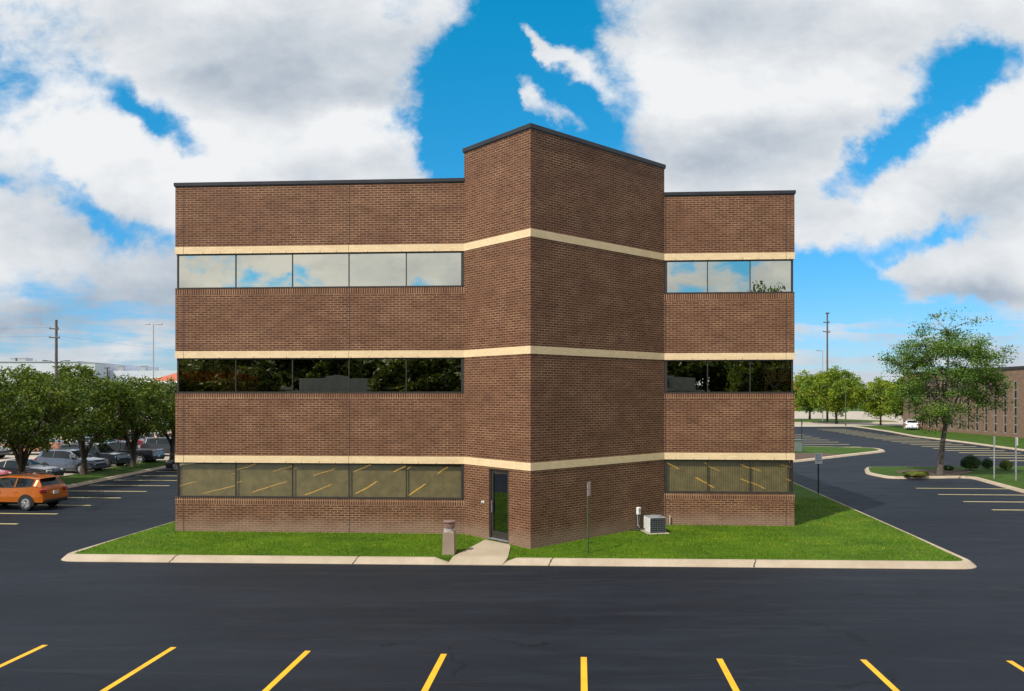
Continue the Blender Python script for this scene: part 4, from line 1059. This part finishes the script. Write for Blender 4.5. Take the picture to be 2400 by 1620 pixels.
m_or = M('orange_wall', (.60, .20, .04), .7); m_rd = M('red_wall', (.45, .06, .04), .7)
mb = MB(); bbox(mb, 0, 3.6, 0, 6, 0, hz(900, d_)); mb.build('wall', m_or, ob)
mb = MB(); bbox(mb, -.2, 2.4, -.2, 6.2, hz(900, d_), hz(894, d_)); mb.build('roof', m_rd, ob)
mb = MB(); bbox(mb, 0.3, 3.2, -.06, 0, 1, 3); mb.build('window', m_bright, ob)
# brick building with slit windows
m_brick2 = brick_mat('tan_brown_brick', (.20, .125, .085), (.26, .165, .115), (.30, .215, .15), bw=.4, rh=.2, ms=.012, stain=False)
FX = 62.4
sb = thing('slit_window_building', 'long tan brick building with tall slit windows behind the locust tree', 'building', (FX, 60, 0))
mb = MB(); ZT = 8.75
def q4(mb, a, b, z0, z1, m=0):
    L = math.dist(a, b); mb.face([(*a, z0), (*b, z0), (*b, z1), (*a, z1)], m, [(0, z0), (L, z0), (L, z1), (0, z1)])
slits = []; y = 67.6
while y < 126: slits.append((y - 60)); y += 2.02
cuts = [0.] ; Zb, Zt_ = .6, 7.2
prev = 6.0
q4(mb, (0, -10), (0, 6.0), -.2, ZT)
for s in slits:
    q4(mb, (0, prev), (0, s - .3), -.2, ZT); q4(mb, (0, s - .3), (0, s + .3), -.2, Zb); q4(mb, (0, s - .3), (0, s + .3), Zt_, ZT); prev = s + .3
    for e_ in (-.3, .3): mb.face([(0, s + e_, Zb), (.09, s + e_, Zb), (.09, s + e_, Zt_), (0, s + e_, Zt_)])
q4(mb, (0, prev), (0, 66), -.2, ZT)
q4(mb, (0, 66), (40, 66), -.2, ZT); q4(mb, (40, -10), (0, -10), -.2, ZT); q4(mb, (40, 66), (40, -10), -.2, ZT)
mb.build('brick_wall', m_brick2, sb)
mb = MB(); bbox(mb, -.12, .4, -10.1, 66.1, ZT - .1, ZT + .22); bbox(mb, .4, 40, 65.6, 66.1, ZT - .1, ZT + .22); mb.build('coping', m_coping, sb)
mb = MB(); mb.face([(.3, -10, ZT - .2), (40, -10, ZT - .2), (40, 66, ZT - .2), (.3, 66, ZT - .2)]); mb.build('roof', m_roofm, sb)
m_fr = M('pale_frame', (.36, .33, .30), .6); m_gl = M('dark_glass', (.012, .012, .014), .08, 0, .1)
for s in slits:
    mb = MB()
    for e_ in (-.275, .275): bbox(mb, .01, .07, s + e_ - .02, s + e_ + .02, Zb, Zt_)
    for k in range(7): bbox(mb, .02, .068, s - .25, s + .25, Zb + k * 1.08, Zb + k * 1.08 + .09)
    w_ = mb.build('window', m_fr, sb)
    mb = MB(); mb.face([(.06, s - .29, Zb), (.06, s + .29, Zb), (.06, s + .29, Zt_), (.06, s - .29, Zt_)]); mb.build('pane', m_gl, w_)
# low house behind the viewpoint, mirrored in the middle windows
hb = thing('low_building', 'low grey-roofed building behind the viewpoint, mirrored in the second-storey windows', 'building', (-7, -16, 0))
m_gr = M('grey_roof', (.15, .155, .14), .8, 0, .15, 2)
mb = MB(); bbox(mb, -20, 20, -3, 3, 0, 5.75); mb.build('wall', M('grey_wall', (.20, .195, .18), .8), hb)
mb = MB(); bbox(mb, -20.3, 20.3, -3.3, 3.3, 5.76, 5.98); bbox(mb, -19.2, 19.4, -2.4, 2.6, 5.98, 7.1); bbox(mb, -17, 17.5, -1.5, 1.5, 7.1, 7.3)
mb.build('roof', m_gr, hb)
mb = MB(); bbox(mb, 16.0, 16.9, 2.62, 3.1, 6.0, 6.9); mb.build('vent', m_black, hb)

# ------------------------------------------------------------------ cars
m_tyre = M('tyre_rubber', (.018, .018, .019), .85); m_rim = M('alloy_rim', (.55, .55, .57), .3, .85, .05); m_trim = M('black_trim', (.016, .016, .017), .5)
m_cglass = M('car_glass', (.010, .013, .015), .05, 0, .1, 2, spec=.45)
m_red = M('tail_lamp_red', (.42, .012, .012), .2, coat=.6); m_lamp = M('headlamp_clear', (.62, .64, .66), .15, .3, coat=.6); m_plate = M('licence_plate', (.7, .7, .68), .5)
STY = {  # t along the length, belt, roof (of height), half width factor, roof width factor
 'suv': [(0, .36, .37, .80, .80), (.012, .47, .48, .86, .84), (.05, .545, .56, .93, .88), (.14, .575, .605, .97, .88), (.255, .625, .655, .99, .84), (.29, .64, .72, .99, .80), (.40, .65, .955, 1, .74), (.52, .66, 1.0, 1, .74), (.66, .67, .995, 1, .74), (.80, .69, .972, .99, .72), (.875, .71, .935, .97, .70), (.905, .71, .91, .965, .68), (.955, .67, .71, .945, .78), (.975, .60, .61, .93, .80), (.99, .48, .49, .915, .80), (1, .34, .35, .88, .78)],
 'sedan': [(0, .38, .39, .78, .78), (.012, .48, .49, .85, .82), (.06, .55, .57, .92, .88), (.18, .60, .63, .97, .88), (.29, .63, .665, .99, .84), (.33, .635, .72, .99, .80), (.44, .645, .965, 1, .70), (.53, .65, 1.0, 1, .70), (.63, .655, .99, 1, .70), (.74, .665, .90, .99, .70), (.83, .675, .72, .97, .80), (.86, .675, .70, .96, .84), (.97, .665, .68, .92, .84), (.985, .58, .59, .90, .82), (1, .36, .37, .86, .78)],
 'boxy': [(0, .36, .37, .86, .84), (.01, .52, .53, .90, .86), (.05, .575, .585, .94, .88), (.16, .60, .62, .97, .88), (.285, .62, .645, .99, .86), (.30, .62, .70, .99, .84), (.375, .625, .965, 1, .80), (.46, .63, 1.0, 1, .80), (.65, .63, 1.0, 1, .80), (.82, .63, .995, 1, .80), (.945, .63, .975, .99, .79), (.955, .63, .96, .985, .79), (.978, .62, .70, .97, .82), (.985, .6, .61, .96, .84), (.995, .5, .51, .95, .84), (1, .34, .35, .92, .82)],
 'pickup': [(0, .36, .37, .86, .84), (.01, .50, .51, .90, .86), (.04, .565, .58, .94, .88), (.14, .59, .62, .97, .88), (.235, .61, .65, .99, .86), (.25, .61, .70, .99, .82), (.325, .62, .96, 1, .76), (.40, .625, 1.0, 1, .76), (.50, .625, .995, 1, .76), (.565, .625, .97, 1, .76), (.60, .625, .68, 1, .82), (.61, .62, .63, 1, .94), (.80, .62, .63, 1, .94), (.965, .62, .63, .99, .94), (.985, .61, .62, .98, .94), (1, .36, .37, .96, .90)]}
CABIN = {'suv': (4, 12), 'sedan': (4, 11), 'boxy': (4, 12), 'pickup': (4, 10)}
def car(name, label, cat, x, y, head, style, L, Wd, H, col, rims=m_rim, clad=False, rails=False, group='parked cars on the left', z=0.0, wheel_r=.335, detail=True):
    root = thing(name, label, cat, (x, y, z), head, group)
    paint = M('car_paint', col, .28, .25, .06, 2, coat=.9)
    st = STY[style]; body = MB(); gl = MB(); rings = []; zb = .16 * H + (.05 if clad else 0)
    for (t, zbelt, zroof, wf, rf) in st:
        X = L / 2 - t * L; w = Wd / 2 * wf; zl, zt = zbelt * H, zroof * H; rise = zt - zl
        wr = Wd / 2 * rf
        zlow = zb + (.10 if t in (0, 1) else 0)
        half = [(w * .90, zlow), (w * .985, zlow + .09), (w, min(.40 * H, zl - .02)), (w * .965, zl), (wr, zl + rise * .86 if rise > .12 else zl + rise * .6), (wr * .72, zt - .006), (0, zt)]
        ring = [(X, yy, zz) for yy, zz in half] + [(X, -yy, zz) for yy, zz in half[-2::-1]]
        rings.append(ring)
    c0, c1 = CABIN[style]; n = len(rings[0])
    for i in range(len(rings) - 1):
        for k in range(n - 1):
            q = [rings[i][k], rings[i][k + 1], rings[i + 1][k + 1], rings[i + 1][k]]
            seg = k if k < 6 else 11 - k
            isg = False
            if c0 <= i < c1:
                if seg == 3: isg = c0 < i < {'suv': 10, 'sedan': 9, 'boxy': 10, 'pickup': 9}[style]
                elif seg in (4, 5): isg = (i in (c0, c0 + 1)) or (i in (c1 - 1,) or (style == 'sedan' and i == c1 - 2))
            bed = style == 'pickup' and i in (11, 12) and seg in (4, 5)
            if isg: gl.face(q)
            else: body.face(q, 1 if (bed or (clad and seg == 0) or (seg == 0)) else 0)
    body.face(rings[0], 0); body.face(rings[-1], 0)
    # pillars and roof rails of the cabin
    for s_ in (1, -1):
        k4 = 4 if s_ > 0 else n - 5; k3 = 3 if s_ > 0 else n - 4
        body.tube([rings[i][k4] for i in range(c0, c1 + 1)], .034, 6)
        for i in ({'suv': (8, 10), 'sedan': (8, 10), 'boxy': (8, 9), 'pickup': (8,)}[style]):
            body.tube([rings[i][k3], rings[i][k4]], .035, 5)
        body.tube([rings[i][k3] for i in range(c0, c1 + 1)], .016, 5, 1)
    if rails:
        for s_ in (1, -1):
            body.tube([(rings[i][5][0], s_ * (Wd / 2 * .58), rings[i][6][2] + .05) for i in range(6, 11)], .022, 6, 1)
    bo = body.build('body', [paint, m_trim], root, True)
    gl.build('window', m_cglass, root, True)
    xf, xr = L / 2 - .19 * L, -L / 2 + .20 * L
    for xx in (xf, xr):
        for s_ in (1, -1):
            a_ = MB(); ys_ = s_ * (Wd / 2 + .004)
            pts = [(xx + (wheel_r + .085) * math.cos(w), ys_, wheel_r + (wheel_r + .085) * math.sin(w)) for w in [math.pi * k / 14 - .25 + (.5 * k / 14) for k in range(15)]]
            pts_in = [(p[0], s_ * (Wd / 2 - .25), p[2]) for p in pts]
            a_.face(pts); 
            for k in range(14): a_.face([pts[k], pts[k + 1], pts_in[k + 1], pts_in[k]])
            a_.build('wheel_arch', m_trim, bo)
            w = MB(); o0 = s_ * (Wd / 2 + .014); i0 = s_ * (Wd / 2 - .2)
            w.lathe([(wheel_r * .62, o0 - s_ * .01), (wheel_r * .9, o0), (wheel_r, o0 - s_ * .03), (wheel_r, i0), (wheel_r * .6, i0)], 22, (xx, 0, wheel_r), axis='y')
            wh = w.build('wheel', m_tyre, root, True)
            w = MB(); w.lathe([(wheel_r * .66, o0 - s_ * .006), (wheel_r * .60, o0), (wheel_r * .56, o0 - s_ * .02)], 22, (xx, 0, wheel_r), axis='y')
            for k in range(5):
                aa = k * 2 * math.pi / 5 + .3; r0, r1 = wheel_r * .08, wheel_r * .6
                for da in (-.13, .13):
                    w.tube([(xx + r0 * math.cos(aa), o0 - s_ * .004, wheel_r + r0 * math.sin(aa)), (xx + r1 * math.cos(aa + da), o0 + s_ * .002, wheel_r + r1 * math.sin(aa + da))], .022, 5)
            w.lathe([(wheel_r * .14, o0), (wheel_r * .12, o0 + s_ * .012), (0, o0 + s_ * .014)], 12, (xx, 0, wheel_r), axis='y')
            w.build('rim', rims, wh)
    tail_z = {'suv': .58, 'sedan': .60, 'boxy': .52, 'pickup': .52}[style] * H
    for s_ in (1, -1):
        m_ = MB(); m_.box((-L / 2 * .955, s_ * Wd / 2 * .80, tail_z), (.17, .34 if style in ('suv', 'sedan') else .16, .17 if style in ('suv', 'sedan') else .34), s_ * R(-24), 0, .03); m_.build('tail_light', m_red, root)
        m_ = MB(); m_.box((L / 2 * .955, s_ * Wd / 2 * .72, .475 * H), (.16, .36, .14), s_ * R(28), 0, .035); m_.build('headlight', m_lamp, root)
        m_ = MB(); i_m = c0 + 1; m_.box((rings[i_m][3][0] - .12, s_ * (Wd / 2 + .09), .655 * H), (.14, .22, .15), 0, 0, .04); m_.build('mirror', paint if not clad else m_trim, root)
        for xh in (.04 * L, -.17 * L):
            m_ = MB(); m_.box((xh, s_ * (Wd / 2 * .985 + .01), .53 * H), (.2, .02, .03), 0, 0, .006); m_.build('door_handle', paint, root)
    m_ = MB(); m_.box((-L / 2 * .985 - .03, 0, .50 * H if style != 'pickup' else .36 * H), (.05, .32, .16), 0, 0, .005); m_.build('licence_plate', m_plate, root)
    m_ = MB(); m_.box((L / 2 - .03, 0, .36 * H), (.10, Wd * .6, .18), 0, 0, .03); m_.build('grille', m_trim, root)
    m_ = MB(); m_.box((-L / 2 + .03, 0, .27 * H), (.10, Wd * .78, .16), 0, 0, .03); m_.build('bumper_trim', m_trim, root)
    m_ = MB(); m_.box((L / 2 - .02, 0, .22 * H), (.10, Wd * .7, .1), 0, 0, .03); m_.build('bumper_trim', m_trim, root)
    if style in ('suv',):
        m_ = MB(); m_.box((-L / 2 + L * .075, 0, .935 * H), (.28, Wd * .62, .035), 0, 0, .012); m_.build('spoiler', paint, root)
    return root
LEFTH = math.pi - A                                  # nose towards the left kerb
RIGHTH = -A
oc_ = car('orange_crossover', 'orange compact crossover parked nose-in at the left edge, its rear facing the lane', 'car', -23.95, 38.15, math.pi - R(10), 'suv', 4.36, 1.80, 1.62, (.50, .120, .004), clad=True, rails=True, wheel_r=.345)
car('navy_sedan', 'dark navy car half hidden behind the left corner of the office building', 'car', -22.4, 56.9, LEFTH, 'sedan', 4.6, 1.82, 1.45, (.012, .016, .040))
car('red_sedan', 'bright red car behind the orange crossover at the left edge', 'car', -32.75, 47.6, RIGHTH, 'sedan', 4.5, 1.8, 1.42, (.60, .025, .055))
car('dark_sedan', 'low dark grey sedan between the orange and the blue-grey crossover', 'car', -31.3, 50.5, RIGHTH, 'sedan', 4.6, 1.82, 1.34, (.024, .032, .042))
car('blue_crossover', 'blue-grey crossover facing right behind the second median tree', 'car', -31.0, 55.6, RIGHTH - R(6), 'suv', 4.6, 1.84, 1.62, (.085, .11, .165), clad=False, rails=True)
car('dark_suv', 'dark blue-black off-roader facing right beside the blue-grey crossover', 'car', -31.4, 59.4, RIGHTH - R(4), 'boxy', 4.8, 1.9, 1.80, (.022, .028, .038), wheel_r=.39)
car('black_pickup', 'black pickup with its red tail lamp towards the median, near the office building', 'pickup', -30.6, 62.6, LEFTH, 'pickup', 5.4, 1.95, 1.80, (.014, .016, .024), wheel_r=.39)
gg = 'cars in the far left rows'
car('copper_pickup', 'copper-tan pickup in the far left row behind the first tree', 'pickup', -43.6, 72.2, LEFTH + R(4), 'pickup', 5.3, 1.95, 1.82, (.42, .20, .12), wheel_r=.39, group=gg)
car('grey_sedan', 'grey car at the far left edge in the far row', 'car', -45.6, 67.5, RIGHTH, 'suv', 4.6, 1.84, 1.6, (.20, .21, .23), group=gg)
car('red_suv', 'red car in the far left row between the first two trunks', 'car', -40.8, 78.5, LEFTH, 'sedan', 4.6, 1.85, 1.5, (.50, .035, .03), group=gg)
car('silver_suv', 'silver crossover far back between the second and third median trunks', 'car', -37.6, 72.5, RIGHTH, 'suv', 4.7, 1.86, 1.65, (.20, .23, .28), group=gg)
car('white_sedan', 'white car far back above the dark off-roader', 'car', -38.2, 84.0, LEFTH, 'sedan', 4.6, 1.85, 1.48, (.72, .73, .74), group=gg)
car('brown_sedan', 'orange-brown car far back above the black pickup', 'car', -33.8, 79.5, RIGHTH, 'suv', 4.5, 1.82, 1.6, (.42, .15, .06), group=gg)
car('black_suv', 'dark car with a glinting windscreen above the black pickup, beside the office building', 'car', -30.6, 70.6, RIGHTH, 'suv', 4.7, 1.86, 1.66, (.02, .024, .03), group=gg)
for (lab, x_, y_, hd, st_, cl_) in [
  ('dark green car far back between the first and second median trunks', -46.5, 78.0, RIGHTH, 'sedan', (.02, .05, .04)),
  ('bright red low car far back left of the second median trunk', -36.3, 66.2, LEFTH, 'sedan', (.62, .03, .03)),
  ('black crossover far back behind the red cars', -44.0, 84.0, RIGHTH, 'suv', (.016, .018, .022)),
  ('white pickup far back at the left, behind the copper-tan pickup', -53.0, 80.0, LEFTH, 'pickup', (.68, .69, .70)),
  ('dark blue car in the far row right of the grey car', -50.5, 71.0, LEFTH, 'sedan', (.03, .05, .12)),
  ('maroon crossover far back above the blue-grey crossover', -37.8, 78.3, RIGHTH, 'suv', (.22, .02, .03)),
  ('light silver car far back behind the third median trunk', -35.0, 86.0, RIGHTH, 'sedan', (.50, .52, .54)),
  ('black car far back beside the fourth median trunk', -30.4, 75.5, LEFTH, 'sedan', (.015, .017, .02))]:
    car('parked_car', lab, 'car', x_, y_, hd, st_, 4.6 if st_ != 'pickup' else 5.3, 1.84, 1.62 if st_ == 'suv' else (1.8 if st_ == 'pickup' else 1.46), cl_, group=gg)
car('white_van', 'white car on the verge seen through the locust branches', 'car', 61.0, 120.5, R(64), 'suv', 4.6, 1.85, 1.7, (.75, .75, .75), group='cars at the far right')
for k in range(-6, 14):
    y = 33.3 + 2.8 * k
    if y > 44: line((-29.7, y + .1), (-CA, SA), 5.0, .11, m_pale, -.005)

# ------------------------------------------------------------------ render settings
scene.render.engine = 'CYCLES'
vs = scene.view_settings; vs.view_transform = 'Standard'; vs.look = 'None'; vs.exposure = 0.0; vs.gamma = 1.0; vs.use_curve_mapping = False
c = scene.cycles
c.use_denoising = True; c.max_bounces = 8; c.glossy_bounces = 4; c.transparent_max_bounces = 12; c.diffuse_bounces = 3
c.caustics_reflective = False; c.caustics_refractive = False; c.sample_clamp_indirect = 6.0
